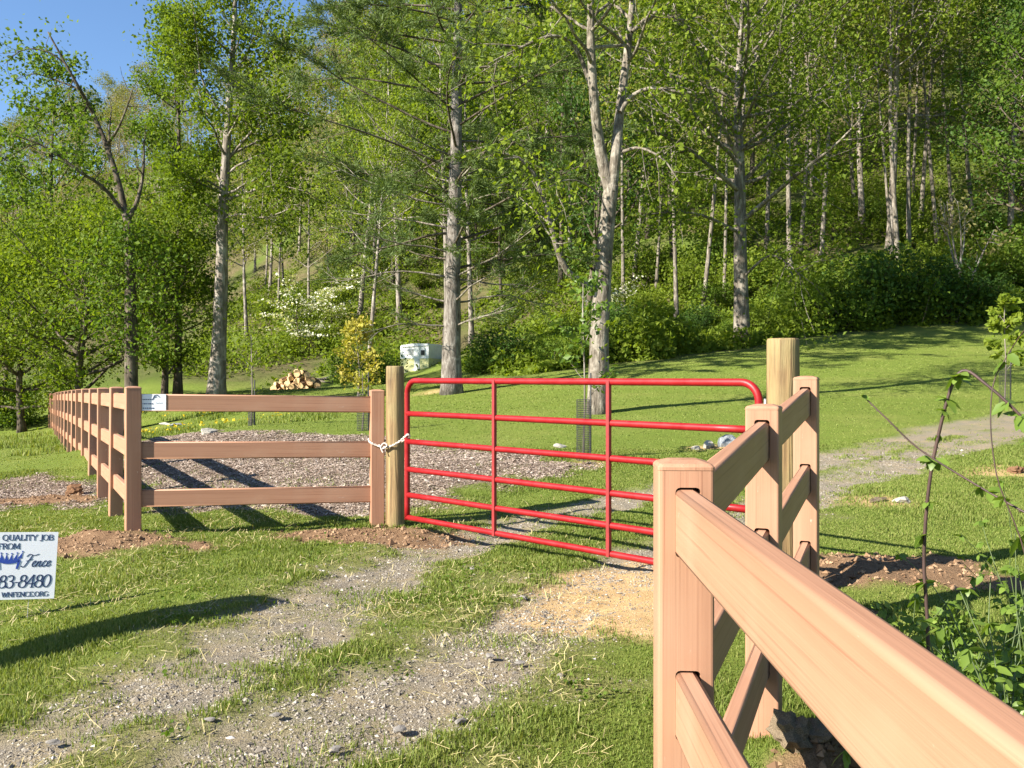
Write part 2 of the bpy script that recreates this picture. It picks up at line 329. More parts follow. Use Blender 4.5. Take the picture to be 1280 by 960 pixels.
def ground_mat():
    m, nt, b = newmat('ground', .95); b.inputs['Specular IOR Level'].default_value = .08
    v = ocoord(nt)
    A = nd(nt, 'ShaderNodeAttribute', attribute_name='zone_a'); B = nd(nt, 'ShaderNodeAttribute', attribute_name='zone_b')
    sa = nd(nt, 'ShaderNodeSeparateColor'); nt.links.new(A.outputs['Color'], sa.inputs[0])
    sb = nd(nt, 'ShaderNodeSeparateColor'); nt.links.new(B.outputs['Color'], sb.inputs[0])
    n_f = noise(nt, v, 38, 5, .7); n_m = noise(nt, v, 5, 4, .6); n_l = noise(nt, v, .7, 4, .6); n_x = noise(nt, v, 140, 3, .7)
    n_f2 = mix(nt, n_f, n_x, .55)
    lawn = ramp(nt, [(.25, (.06, .085, .016)), (.45, (.125, .165, .028)), (.6, (.18, .21, .04)), (.8, (.29, .28, .09))], n_f2)
    lawn = mix(nt, lawn, (.13, .185, .03), ramp(nt, [(.35, (0, 0, 0)), (.7, (.7,) * 3)], n_m))
    lawn = mix(nt, lawn, (.22, .23, .06), ramp(nt, [(.48, (0, 0, 0)), (.72, (.5,) * 3)], n_l))
    thin = ramp(nt, [(.34, (.085, .07, .035)), (.5, (.23, .185, .095)), (.75, (.42, .36, .20))], n_f2)
    grav = ramp(nt, [(.30, (.10, .083, .06)), (.45, (.225, .19, .142)), (.58, (.31, .265, .20)), (.75, (.43, .375, .295))], n_x)
    grav = mix(nt, grav, (.34, .265, .155), ramp(nt, [(.4, (.0,) * 3), (.68, (.7,) * 3)], n_m))
    dirt = ramp(nt, [(.3, (.11, .06, .033)), (.5, (.235, .145, .082)), (.75, (.36, .24, .145))], n_f2)
    mul = ramp(nt, [(.3, (.09, .06, .043)), (.5, (.21, .155, .115)), (.72, (.34, .27, .21))], n_x)
    mul = mix(nt, mul, (.15, .16, .05), ramp(nt, [(.55, (0, 0, 0)), (.7, (.6,) * 3)], n_m))
    sand = ramp(nt, [(.3, (.34, .21, .095)), (.5, (.52, .35, .17)), (.75, (.62, .45, .25))], mix(nt, n_f, n_m, .5))
    fl = ramp(nt, [(.3, (.04, .04, .016)), (.5, (.09, .08, .036)), (.7, (.135, .108, .058)), (.85, (.20, .165, .10))], noise(nt, v, 1.6, 6, .7))
    fl = mix(nt, fl, (.08, .12, .018), ramp(nt, [(.46, (0, 0, 0)), (.64, (.85,) * 3)], noise(nt, v, .16, 4, .6)))
    c = mix(nt, lawn, thin, sb.outputs[2])
    c = mix(nt, c, mul, sa.outputs[2]); c = mix(nt, c, grav, sa.outputs[0]); c = mix(nt, c, sand, sb.outputs[0]); c = mix(nt, c, dirt, sa.outputs[1]); c = mix(nt, c, fl, sb.outputs[1])
    nt.links.new(c, b.inputs['Base Color'])
    bump(nt, b, mix(nt, n_f, n_x, .5), 1.0, .035)
    return m
M['ground'] = ground_mat()

# ------------------------------------------------------------------ the ground sheet
def graded(lo, hi, c0, c1, step, g=1.09):
    a = list(np.arange(c0, c1, step)); s = step; q = a[-1]
    while q < hi: s *= g; q += s; a.append(q)
    s = step; q = a[0]
    while q > lo: s *= g; q -= s; a.insert(0, q)
    return np.array(a)
gx = graded(-420, 420, -5.5, 4.5, .05, 1.07); gy = graded(-300, 420, 1.5, 12.5, .05, 1.06)
GX, GY = np.meshgrid(gx, gy); gxx, gyy = GX.ravel(), GY.ravel()
gzz = hz(gxx, gyy); zn = zones(gxx, gyy)
near = (np.hypot(gxx, gyy) < 18)
rough_soil = np.clip(zn[1] + .35 * zn[3] + .5 * zn[2], 0, 1) * near
gzz = gzz + rough_soil * (fbm(gxx, gyy, .16, 77, 3) - .5) * .09
gr_rut = zn[0] * near; gzz = gzz - gr_rut * .025 + gr_rut * (fbm(gxx, gyy, .12, 78) - .5) * .02
nxg, nyg = len(gx), len(gy)
ii = (np.arange(nyg - 1)[:, None] * nxg + np.arange(nxg - 1)[None, :])
Q = np.stack([ii, ii + 1, ii + nxg + 1, ii + nxg], -1).reshape(-1, 4)
gme = mesh_np('ground', np.stack([gxx, gyy, gzz], 1), Q, None, M['ground'], True)
za = gme.color_attributes.new('zone_a', 'FLOAT_COLOR', 'POINT'); zb = gme.color_attributes.new('zone_b', 'FLOAT_COLOR', 'POINT')
one = np.ones(len(gxx))
za.data.foreach_set('color', np.stack([zn[0], zn[1], zn[2], one], 1).astype(np.float32).ravel())
zb.data.foreach_set('color', np.stack([zn[3], zn[4], zn[5] * (.35 + .5 * fbm(gxx, gyy, .4, 6)), one], 1).astype(np.float32).ravel())
tag(obj('ground', gme), 'grassy valley floor with gravel wheel tracks rising to a wooded hill', None, None, 'structure')

# ------------------------------------------------------------------ fences
def rsquare(h, r, k=3):
    P = []
    for q, (sx, sy) in enumerate(((1, 1), (-1, 1), (-1, -1), (1, -1))):
        for i in range(k + 1):
            a = q * math.pi / 2 + i * math.pi / 2 / k
            P.append((sx * (h - r) + r * math.cos(a), sy * (h - r) + r * math.sin(a)))
    return np.array(P)
PW = .0635; RH = .150; RT = .025; R_TOP = (.06, .475, .89)     # rail tops below the post top
def prism(P, z0, z1, topdome=0):
    n = len(P); m = MB()
    rings = [(1, z0), (1, z1)]
    if topdome: rings += [(.9, z1 + topdome * .45), (.5, z1 + topdome * .9)]
    V = np.concatenate([np.column_stack([P * s, np.full(n, z)]) for s, z in rings] + [[[0, 0, z0], [0, 0, rings[-1][1] + (topdome * .1)]]])
    Q = []; T = []
    for k in range(len(rings) - 1):
        for i in range(n): j = (i + 1) % n; Q.append((k * n + i, k * n + j, (k + 1) * n + j, (k + 1) * n + i))
    e = len(rings) * n; l = (len(rings) - 1) * n
    for i in range(n): j = (i + 1) % n; T.append((e, j, i)); T.append((e + 1, l + i, l + j))
    m.add(V, Q, T); return m
def bevel_box(name, L, hy, hz_, r, mat):
    me = bpy.data.meshes.new(name); bm = bmesh.new(); bmesh.ops.create_cube(bm, size=1)
    for v in bm.verts: v.co = (v.co.x * L, v.co.y * 2 * hy, v.co.z * 2 * hz_)
    ed = [e for e in bm.edges if abs(e.verts[0].co.x - e.verts[1].co.x) > L * .5]
    bmesh.ops.bevel(bm, geom=ed, offset=r, segments=3, affect='EDGES', profile=.5)
    bm.normal_update()
    for f in bm.faces: f.smooth = len(f.verts) == 4 and f.calc_area() < L * min(hy, hz_) * .5
    bm.to_mesh(me); bm.free(); me.materials.append(mat); return me
_post_cache = {}
def post_mesh(Hp, cuts):
    """hollow routed post: cuts = tuple of (angle, drop) directions in which rails leave the post"""
    key = (round(Hp, 3), cuts)
    if key in _post_cache: return _post_cache[key]
    me0 = prism(rsquare(PW, .009), -.35, Hp - .016).mesh('post', M['post'])
    o = bpy.data.objects.new('cut_tmp', me0); COL.objects.link(o); tmp = [o]
    for ang, slope in cuts:
        for d in R_TOP:
            cm = bevel_box('cutter', .16, RT + .0035, RH / 2 + .0045, .011, M['post'])
            c = bpy.data.objects.new('cut_tmp', cm); COL.objects.link(c); tmp.append(c)
            c.location = (math.cos(ang) * .078, math.sin(ang) * .078, Hp - d - RH / 2); c.rotation_euler = (0, -math.atan(slope), ang)
            md = o.modifiers.new('b', 'BOOLEAN'); md.operation = 'DIFFERENCE'; md.object = c; md.solver = 'EXACT'
    dg = bpy.context.evaluated_depsgraph_get(); dg.update()
    me = bpy.data.meshes.new_from_object(o.evaluated_get(dg))
    for t in tmp: bpy.data.objects.remove(t)
    bm = bmesh.new(); bm.from_mesh(me)
    for f in bm.faces: f.smooth = False
    bm.to_mesh(me); bm.free()
    me.name = 'post'; _post_cache[key] = me; return me
CAP = prism(rsquare(PW + .0012, .010), -.003, .004, .016).mesh('post_cap', M['post'], False)
def add_post(fence, x, y, ztop, yaw, Hp, cuts, lean=(0, 0)):
    o = obj('post', post_mesh(Hp, cuts), fence, (x - fence.location.x, y - fence.location.y, ztop - Hp - fence.location.z), (lean[0], lean[1], yaw))
    c = obj('post_cap', CAP, o, (0, 0, Hp - .0135)); return o
_rail_cache = {}
def add_rail(fence, a, b, inset=.006, z_jit=0):
    a = Vector(a); b = Vector(b); d = b - a; L = d.length - 2 * inset; key = round(L, 2)
    if key not in _rail_cache: _rail_cache[key] = bevel_box('rail', L, RT, RH / 2, .011, M['rail'])
    o = obj('rail', _rail_cache[key], fence, (a + b) / 2 - fence.location)
    o.rotation_euler = (0, -math.atan2(d.z, math.hypot(d.x, d.y)), math.atan2(d.y, d.x)); return o
def rails(fence, pa, pb):                              # pa, pb = (x, y, ztop)
    for d in R_TOP: add_rail(fence, (pa[0], pa[1], pa[2] - d - RH / 2), (pb[0], pb[1], pb[2] - d - RH / 2))
PI = math.pi
# receding left-hand fence
lf = empty('fence', (-3.28, 7.97, 0)); tag(lf, 'long brown three-rail fence receding along the left side of the mulch bed', 'fence')
LP = []
rl = random.Random(4)
for k in range(17):
    x = -3.28 - .7986 * k; y = 8.03 + 1.515 * k
    zt = 1.32 - .004 * k + rl.uniform(-.012, .012) * (k > 0) + (EYE - (492 - 480) / F * y - 1.25 if False else 0)
    yy = {0: 483.5, 1: 484, 2: 485}.get(k, 485 + min(7, (k - 2) * .62))
    zt = EYE - (yy + 0 - 480) / F * y
    LP.append((x, y, zt))
ang_l = math.atan2(1.515, -.7986)
PAN = ((-3.28, 8.03, LP[0][2]), (-1.255, 8.62, EYE - 7.5 / F * 8.62))
ang_p = math.atan2(PAN[1][1] - PAN[0][1], PAN[1][0] - PAN[0][0])
for k, (x, y, zt) in enumerate(LP):
    if k == 0: add_post(lf, x, y, zt, ang_l, 1.36, ((0.0, 0.0), (ang_p - ang_l, 0.0)))
    else: add_post(lf, x, y, zt, ang_l + rl.uniform(-.05, .05), 1.36 if k < 9 else 1.42, ((0.0, 0.0), (PI, 0.0)), (rl.uniform(-.012, .012), rl.uniform(-.008, .008)))
    if k: rails(lf, LP[k - 1], LP[k])
# short panel beside the gate
pf = empty('fence', (-1.255, 8.62, 0)); tag(pf, 'short brown fence panel facing the camera beside the tied end of the red gate', 'fence')
add_post(pf, *PAN[1], ang_p, 1.36, ((PI, 0.0),)); rails(pf, PAN[0], PAN[1])
# near right-hand fence
rf = empty('fence', (.394, 2.16, -.1)); tag(rf, 'near brown rail fence filling the lower right corner beside the camera', 'fence')
PA = (1.605, 5.06, EYE + 9 / F * 5.0 - .0); PB = (.980, 3.61, EYE - 27 / F * 3.55); PC = (.396, 2.165, EYE - 99 / F * 2.1); PD = (.388, -.35, EYE - .225)
PE = (.38, -2.4, EYE - .25)
ang_r = math.atan2(PB[1] - PC[1], PB[0] - PC[0]); ang_n = -PI / 2
add_post(rf, PC[0] + .003, PC[1], PC[2], ang_n - .06, 1.36, ((.06, 0.0), (ang_r - ang_n + .06, .05)))
add_post(rf, *PB, ang_r, 1.40, ((0.0, .06), (PI, -.06)))
add_post(rf, *PA, math.atan2(PA[1] - PB[1], PA[0] - PB[0]), 1.40, ((PI, -.06),))
add_post(rf, *PD, ang_n, 1.36, ((0.0, 0.0), (PI, 0.0)))
rails(rf, PC, PB); rails(rf, PB, PA); rails(rf, PC, PD)

# round wooden gate posts
def round_post(x, y, r, zt, seed, label):
    rng = np.random.default_rng(seed); root = empty('gate_post', (x, y, H1(x, y))); z0 = H1(x, y); n = 22; m = MB()
    hgt = zt - z0; zs = [-.4] + list(np.linspace(0, hgt - .012, 26)) + [hgt]
    ph = rng.uniform(0, 6, 3); V = []
    for k, z in enumerate(zs):
        for i in range(n):
            a = i / n * 2 * PI
            rr = r * (1 + .025 * math.sin(2 * a + ph[0]) + .02 * math.sin(3 * a + z * 2 + ph[1]) + .012 * math.sin(z * 7 + ph[2]) + rng.uniform(-.008, .008)) * (1 - .05 * z / hgt)
            if k == len(zs) - 1: rr *= .95
            V.append((rr * math.cos(a), rr * math.sin(a), z))
    V += [(0, 0, hgt + .002)]
    Qs = []; 
    for k in range(len(zs) - 1):
        for i in range(n): j = (i + 1) % n; Qs.append((k * n + i, k * n + j, (k + 1) * n + j, (k + 1) * n + i))
    Ts = [(len(V) - 1, (len(zs) - 1) * n + i, (len(zs) - 1) * n + (i + 1) % n) for i in range(n)]
    m.add(V, Qs, Ts); obj('shaft', m.mesh('round_post', M['log'], True), root); tag(root, label, 'post', 'round wooden gate posts'); return root
round_post(-1.085, 8.60, .088, EYE + 22.5 / F * 8.55, 1, 'round wooden post the white rope ties the red gate to')
round_post(1.66, 5.68, .099, EYE + 57 / F * 5.65, 2, 'taller round wooden post at the hinge end of the red gate')

# ------------------------------------------------------------------ the red gate
GL = Vector((-.945, 8.37, 1.369)); GR = Vector((1.535, 5.77, 1.349))
gdir = (GR - GL); gl = gdir.xy.length; groot = empty('farm_gate', (GL.x, GL.y, .0)); groot.rotation_euler = (0, 0, math.atan2(gdir.y, gdir.x))
tag(groot, 'red tubular steel farm gate with six bars across the gravel drive', 'gate')
tilt = (GR.z - GL.z) / gl
bz = [1.369, 1.073, .821, .572, .341, .138]; TRD = .0245
m = MB(); rc = .12; P = []
for s in np.linspace(bz[5] - .02, bz[0] - rc, 10): P.append((0, 0, s))
for k in range(1, 9): a = PI - k * PI / 2 / 8; P.append((rc + rc * math.cos(a), 0, bz[0] - rc + rc * math.sin(a)))
for s in np.linspace(rc, gl - rc, 14)[1:]: P.append((s, 0, bz[0] + tilt * s))
for k in range(1, 9): a = PI / 2 - k * PI / 2 / 8; P.append((gl - rc + rc * math.cos(a), 0, bz[0] + tilt * gl - rc + rc * math.sin(a)))
for s in np.linspace(bz[0] + tilt * gl - rc, bz[5] + tilt * gl - .02, 10)[1:]: P.append((gl, 0, s))
m.tube(P, .0255, 12); obj('frame_tube', m.mesh('frame_tube', M['red'], True), groot)
for z in bz[1:]:
    m = MB(); m.tube([(s, 0, z + tilt * s) for s in np.linspace(0, gl, 12)], TRD, 12); obj('bar', m.mesh('bar', M['red'], True), groot)
def gate_s(px):                                      # position along the gate seen at photo column px
    r = (px - 640) / F; u = gdir.normalized(); dx, dy = gdir.x / gl, gdir.y / gl
    return (r * GL.y - GL.x) / (dx - r * dy)
for px in (619.5, 762.5):
    s = gate_s(px); m = MB(); z0 = bz[5] + tilt * s - .02; z1 = bz[0] + tilt * s + .01
    m.box((s, -.026, (z0 + z1) / 2), (.014, .004, (z1 - z0) / 2)); m.box((s - .0125, -.014, (z0 + z1) / 2), (.003, .012, (z1 - z0) / 2 - .004)); m.box((s + .0125, -.014, (z0 + z1) / 2), (.003, .012, (z1 - z0) / 2 - .004))
    obj('upright', m.mesh('upright', M['red_dull']), groot)
for z in (bz[0] - .16, bz[5] + .10):
    m = MB(); m.tube([(gl + .02, 0, z - .03), (gl + .045, 0, z - .03), (gl + .045, 0, z + .04)], .009, 8); m.tube([(gl + .0, 0, z), (gl + .16, .03, z)], .01, 8)
    obj('hinge', m.mesh('hinge', M['steel'], True), groot)
# rope
def spline(P, n=40):
    P = np.array(P, float); t = np.arange(len(P)); q = np.linspace(0, len(P) - 1, n); out = []
    for v in q:
        i = min(int(v), len(P) - 2); f = v - i; p0 = P[max(i - 1, 0)]; p1 = P[i]; p2 = P[i + 1]; p3 = P[min(i + 2, len(P) - 1)]
        out.append(.5 * ((2 * p1) + (-p0 + p2) * f + (2 * p0 - 5 * p1 + 4 * p2 - p3) * f * f + (-p0 + 3 * p1 - 3 * p2 + p3) * f ** 3))
    return np.array(out)
rp = empty('rope', (-1.1, 8.5, .82)); tag(rp, 'frayed white rope tying the red gate to the fence post', 'rope')
m = MB()
loop = [pz(461, 549, 8.62), pz(463, 553, 8.545), pz(472, 557, 8.54), pz(481, 559, 8.51), pz(490, 557, 8.495), pz(499, 552, 8.49), pz(506, 546, 8.36), pz(510, 543, 8.32), pz(512, 546, 8.34), pz(507, 549, 8.38), pz(503, 552, 8.45), pz(500, 552, 8.6), pz(490, 551, 8.71), pz(478, 551, 8.72), pz(464, 549, 8.72), pz(461, 549, 8.62)]
S = spline(loop, 160) - np.array(rp.location)
for ph in (0, PI):
    off = np.array([[0, 0, 0]] * len(S), float); a = np.arange(len(S)) * .75 + ph
    m.tube(S + np.column_stack([np.cos(a) * .004, np.zeros(len(S)), np.sin(a) * .005]), .0065, 6)
k = spline([pz(474, 556, 8.53), pz(478, 561, 8.51), pz(484, 557, 8.49), pz(480, 554, 8.5), pz(476, 559, 8.51), pz(479, 566, 8.5)], 30) - np.array(rp.location)
m.tube(k, .007, 6)
obj('cord', m.mesh('rope', M['rope'], True), rp)

# ------------------------------------------------------------------ lettering (stroke font with thick stems and thin hairlines)
def arc(cx, cy, rx, ry, a0, a1, n=14): return [(cx + rx * math.cos(R(a0 + (a1 - a0) * i / n)), cy + ry * math.sin(R(a0 + (a1 - a0) * i / n))) for i in range(n + 1)]
GLY = {'Q': (1.0, [arc(.45, .5, .42, .5, 90, 450, 24), [(.45, .1), (.7, -.12), (.95, -.15)]]), 'U': (.95, [[(.15, 1), (.15, .3)] + arc(.45, .3, .3, .3, 180, 360, 8) + [(.75, 1)]]),
       'A': (.9, [[(.05, 0), (.43, 1), (.82, 0)], [(.2, .35), (.68, .35)]]), 'L': (.75, [[(.18, 1), (.18, 0), (.68, 0), (.7, .2)]]), 'I': (.4, [[(.2, 1), (.2, 0)]]),
       'T': (.8, [[(.4, 1), (.4, 0)], [(.04, .8), (.06, 1), (.74, 1), (.76, .8)]]), 'Y': (.85, [[(.05, 1), (.42, .5), (.8, 1)], [(.42, .5), (.42, 0)]]),
       'J': (.5, [[(.35, 1), (.35, .1)] + arc(.2, .05, .15, .2, 0, -150, 6)]), 'O': (.95, [arc(.45, .5, .42, .5, 90, 450, 24)]),
       'B': (.8, [[(.15, 0), (.15, 1), (.4, 1)] + arc(.42, .76, .25, .24, 90, -90, 8) + [(.15, .52)], [(.4, .52)] + arc(.45, .26, .28, .26, 90, -90, 8) + [(.15, 0)]]),
       'F': (.7, [[(.15, 0), (.15, 1), (.62, 1), (.64, .8)], [(.15, .52), (.5, .52)]]), 'R': (.85, [[(.15, 0), (.15, 1), (.4, 1)] + arc(.42, .75, .25, .25, 90, -90, 8) + [(.15, .5)], [(.42, .5), (.8, 0)]]),
       'M': (1.1, [[(.1, 0), (.15, 1), (.53, .1), (.92, 1), (.98, 0)]]), 'W': (1.15, [[(.02, 1), (.3, 0), (.56, .9), (.82, 0), (1.1, 1)]]), 'N': (.95, [[(.13, 0), (.13, 1), (.8, 0), (.8, 1)]]),
       'E': (.75, [[(.64, .82), (.62, 1), (.15, 1), (.15, 0), (.66, 0), (.68, .2)], [(.15, .52), (.5, .52)]]), 'C': (.88, [arc(.47, .5, .42, .5, 40, 320, 18)]), 'G': (.92, [arc(.47, .5, .42, .5, 40, 330, 18) + [(.82, .42), (.6, .42)]]), '.': (.3, [[(.1, .0), (.17, .07)]]),
       '8': (.62, [arc(.3, .75, .2, .24, 90, 450, 16), arc(.3, .26, .27, .27, 90, 450, 18)]), '3': (.6, [arc(.26, .75, .22, .24, 150, -90, 12) + arc(.26, .25, .28, .27, 90, -150, 12)]),
       '4': (.66, [[(.45, 0), (.45, 1), (.03, .3), (.62, .3)]]), '0': (.64, [arc(.3, .5, .27, .5, 90, 450, 24)]), '-': (.4, [[(.06, .42), (.32, .42)]]), ' ': (.42, [])}
def strokes(m, polys, ox, oz, s, thick, thin, y0, shear=0, serif=True):
    for P in polys:
        P = np.array([(ox + s * (a + shear * b), oz + s * b) for a, b in P])
        def seg(a, b, w):
            d = b - a; L = np.linalg.norm(d)
            if L < 1e-6: return
            n = np.array([-d[1], d[0]]) / L * w / 2; e = d / L * w * .15
            V = [(q[0], y, q[1]) for y in (y0, y0 - .0012) for q in (a - n - e, b - n + e, b + n + e, a + n - e)]
            m.add(V, [(4, 5, 6, 7), (0, 1, 5, 4), (1, 2, 6, 5), (2, 3, 7, 6), (3, 0, 4, 7)])
        for a, b in zip(P[:-1], P[1:]):
            d = (b - a) / (np.linalg.norm(b - a) + 1e-9); w = thin + (thick - thin) * abs(d[1]) ** 1.5
            seg(a, b, w * s)
        if serif:
            for e, f in ((P[0], P[1]), (P[-1], P[-2])):
                d = (f - e) / (np.linalg.norm(f - e) + 1e-9)
                if abs(d[1]) > .75: seg(e - np.array([.12 * s, 0]), e + np.array([.12 * s, 0]), thin * s * .9)
def write(txt, x_right, z, s, thick=.15, thin=.055, shear=0, track=.0, y0=-.0022):
    m = MB(); w = sum(GLY[c][0] + track for c in txt) * s; x = x_right - w
    for c in txt: strokes(m, GLY[c][1], x, z, s, thick, thin, y0, shear); x += (GLY[c][0] + track) * s
    return m
# yard sign
sd = 5.72; sgx, sgy, sgz = pz(67.5, 748, sd)
sg = empty('yard_sign', (sgx, sgy, sgz)); tag(sg, 'white yard sign with navy lettering stuck in the grass by the left fence corner', 'sign')
sg.rotation_euler = (R(-4), R(3.2), R(22)); SH_ = .405; SW_ = .6
mm = MB(); mm.box((-SW_ / 2, 0, SH_ / 2), (SW_ / 2, .002, SH_ / 2)); obj('panel', mm.mesh('sign_panel', M['white_sign']), sg)
for xx in (-.14, -.46):
    mm = MB(); mm.tube([(xx, .006, .3), (xx, .006, -.3)], .002, 6); obj('wire_leg', mm.mesh('wire_leg', M['steel']), sg)
for txt, xr, z, s, th, sh, tr in (('QUALITY JOB', -.025, .356, .0335, .17, .0, .0), ('FROM', -.205, .304, .0335, .17, .0, .0), ('83-8480', -.030, .072, .074, .13, .14, -.045), ('WNFENCE.ORG', -.034, .0165, .028, .18, .0, -.01)):
    obj('lettering', write(txt, xr, z, s, th, .06, sh, tr).mesh('lettering', M['ink']), sg)
mm = MB()                                           # the word Fence in a slanting script
fx, fz, fs = -.185, .196, .062
scr = [[(-.12, .06), (-.02, -.02), (.12, .06), (.32, .55), (.45, .92)], [(.05, .80), (.25, .98), (.55, .88), (.86, .98)], [(.12, .45), (.38, .52), (.48, .62)]]
x = .60
for ch in 'ence':
    if ch == 'e' : scr.append([(x, .15), (x + .22, .32), (x + .18, .46), (x + .06, .36), (x + .04, .12), (x + .14, .0), (x + .32, .16)]); x += .31
    elif ch == 'n': scr.append([(x, .0), (x + .1, .42)]); scr.append([(x + .02, .1), (x + .2, .42), (x + .27, .36), (x + .22, .06), (x + .3, .0), (x + .42, .16)]); x += .42
    else: scr.append([(x + .24, .38), (x + .14, .46), (x + .04, .26), (x + .06, .04), (x + .16, .0), (x + .32, .16)]); x += .3
for P in scr:
    S_ = spline([(a, b, 0) for a, b in P], 14)[:, :2]; strokes(mm, [list(map(tuple, S_))], fx, fz, fs * 1.25, .085, .04, -.0022, .25, False)
obj('lettering', mm.mesh('lettering', M['ink']), sg)
mm = MB()                                           # crown emblem: band, five points, balls
cx0, cz0 = -.262, .205; cw = .115
for k in range(6):
    u = -.5 + k / 5; xk = cx0 + u * cw; zk = cz0 + .030 + .012 * (2 * abs(u)) ** 2
    V = [(xk - .011, -.0022, zk), (xk + .011, -.0022, zk), (xk + .03 * u, -.0022, zk + .036), (xk - .011, -.0034, zk), (xk + .011, -.0034, zk), (xk + .03 * u, -.0034, zk + .036)]
    mm.add(V, [(0, 1, 4, 3), (1, 2, 5, 4), (2, 0, 3, 5)], [(3, 4, 5)])
    mm.tube([(xk + .03 * u, -.001, zk + .041), (xk + .03 * u, -.0036, zk + .041)], .0045, 8)
for k in range(10):
    u0 = -.5 + k / 10; u1 = u0 + .1; z0 = cz0 + .01 + .012 * (2 * abs(u0)) ** 2; z1 = cz0 + .01 + .012 * (2 * abs(u1)) ** 2
    hgt = .020
    mm.add([(cx0 + u * cw, y, z) for y in (-.0022, -.0038) for u, z in ((u0, z0), (u1, z1), (u1, z1 + hgt), (u0, z0 + hgt))], [(4, 5, 6, 7), (0, 1, 5, 4), (3, 2, 6, 7)])
for s_ in (-1, 1):
    mm.add([(cx0 + s_ * cw * .5 + dx, y, cz0 + dz) for y in (-.0022, -.0038) for dx, dz in ((-.008 - s_ * .010, -.022), (.004 - s_ * .010, -.022), (.008, .03), (-.008, .03))], [(4, 5, 6, 7)])
obj('crown_emblem', mm.mesh('crown_emblem', M['ink_blue']), sg)
# small placard on the top rail
d0 = Vector((PAN[1][0] - PAN[0][0], PAN[1][1] - PAN[0][1], 0)).normalized(); nrm = Vector((d0.y, -d0.x, 0))
a0 = Vector(PAN[0]) + d0 * .075; pc = empty('placard', a0 + nrm * (RT + .0025) + Vector((0, 0, -R_TOP[0] - RH / 2))); pc.rotation_euler = (0, 0, ang_p)
tag(pc, 'small white maker placard at the left end of the top fence rail', 'placard')
mm = MB(); mm.box((.098, 0, 0), (.098, .0022, RH / 2 - .004)); obj('plate', mm.mesh('placard_plate', M['white_sign']), pc)
mm = MB(); rr_ = random.Random(3)
for z in (.025, -.012, -.05):
    xq = .006
    while xq < .085: wq = rr_.uniform(.006, .016); mm.box((xq + wq / 2, -.003, z), (wq / 2, .0008, .004)); xq += wq + .004
strokes(mm, [[(.0, .2), (.3, .9), (.7, 1.0), (1.1, .6)], [(.1, .5), (.6, .7)]], .088, .015, .05, .14, .08, -.003, 0, False)
for k in range(5): mm.box((.118 + k * .011, -.003, -.005 - .003 * (k % 2)), (.0022, .0008, .002))
obj('print', mm.mesh('placard_print', M['ink']), pc)

# ------------------------------------------------------------------ trees: tapered trunks with limbs and leaf-sized faces
def leaves_mesh(P, size, seed, mat, name='crown', up=.5, asp=.6, flat=False):
    rng = np.random.default_rng(seed); n = len(P); P = np.asarray(P)
    L = size * np.clip(np.exp(rng.normal(size=n) * .35), .5, 1.55)[:, None]; N = rng.normal(size=(n, 3)); N[:, 2] += up * np.sign(rng.uniform(-.15, 1, n)); N /= np.linalg.norm(N, axis=1)[:, None]
    A = np.cross(N, rng.normal(size=(n, 3))); A /= np.linalg.norm(A, axis=1)[:, None] + 1e-9; B = np.cross(N, A)
    V = np.stack([P - A * L * .5, P + B * L * asp * .5 + N * L * .08, P + A * L * .5, P - B * L * asp * .5 + N * L * .08], 1)
    return mesh_np(name, V, np.arange(n * 4).reshape(-1, 4), None, mat)
def unit(v): v = np.asarray(v, float); return v / (np.linalg.norm(v) + 1e-9)
def bend(rng, p, d, L, n, up, wob):
    P = [np.array(p, float)]; d = unit(d)
    for k in range(n):
        d = unit(d + np.array([0, 0, up / n]) + rng.normal(size=3) * wob); P.append(P[-1] + d * L / n)
    return np.array(P), d
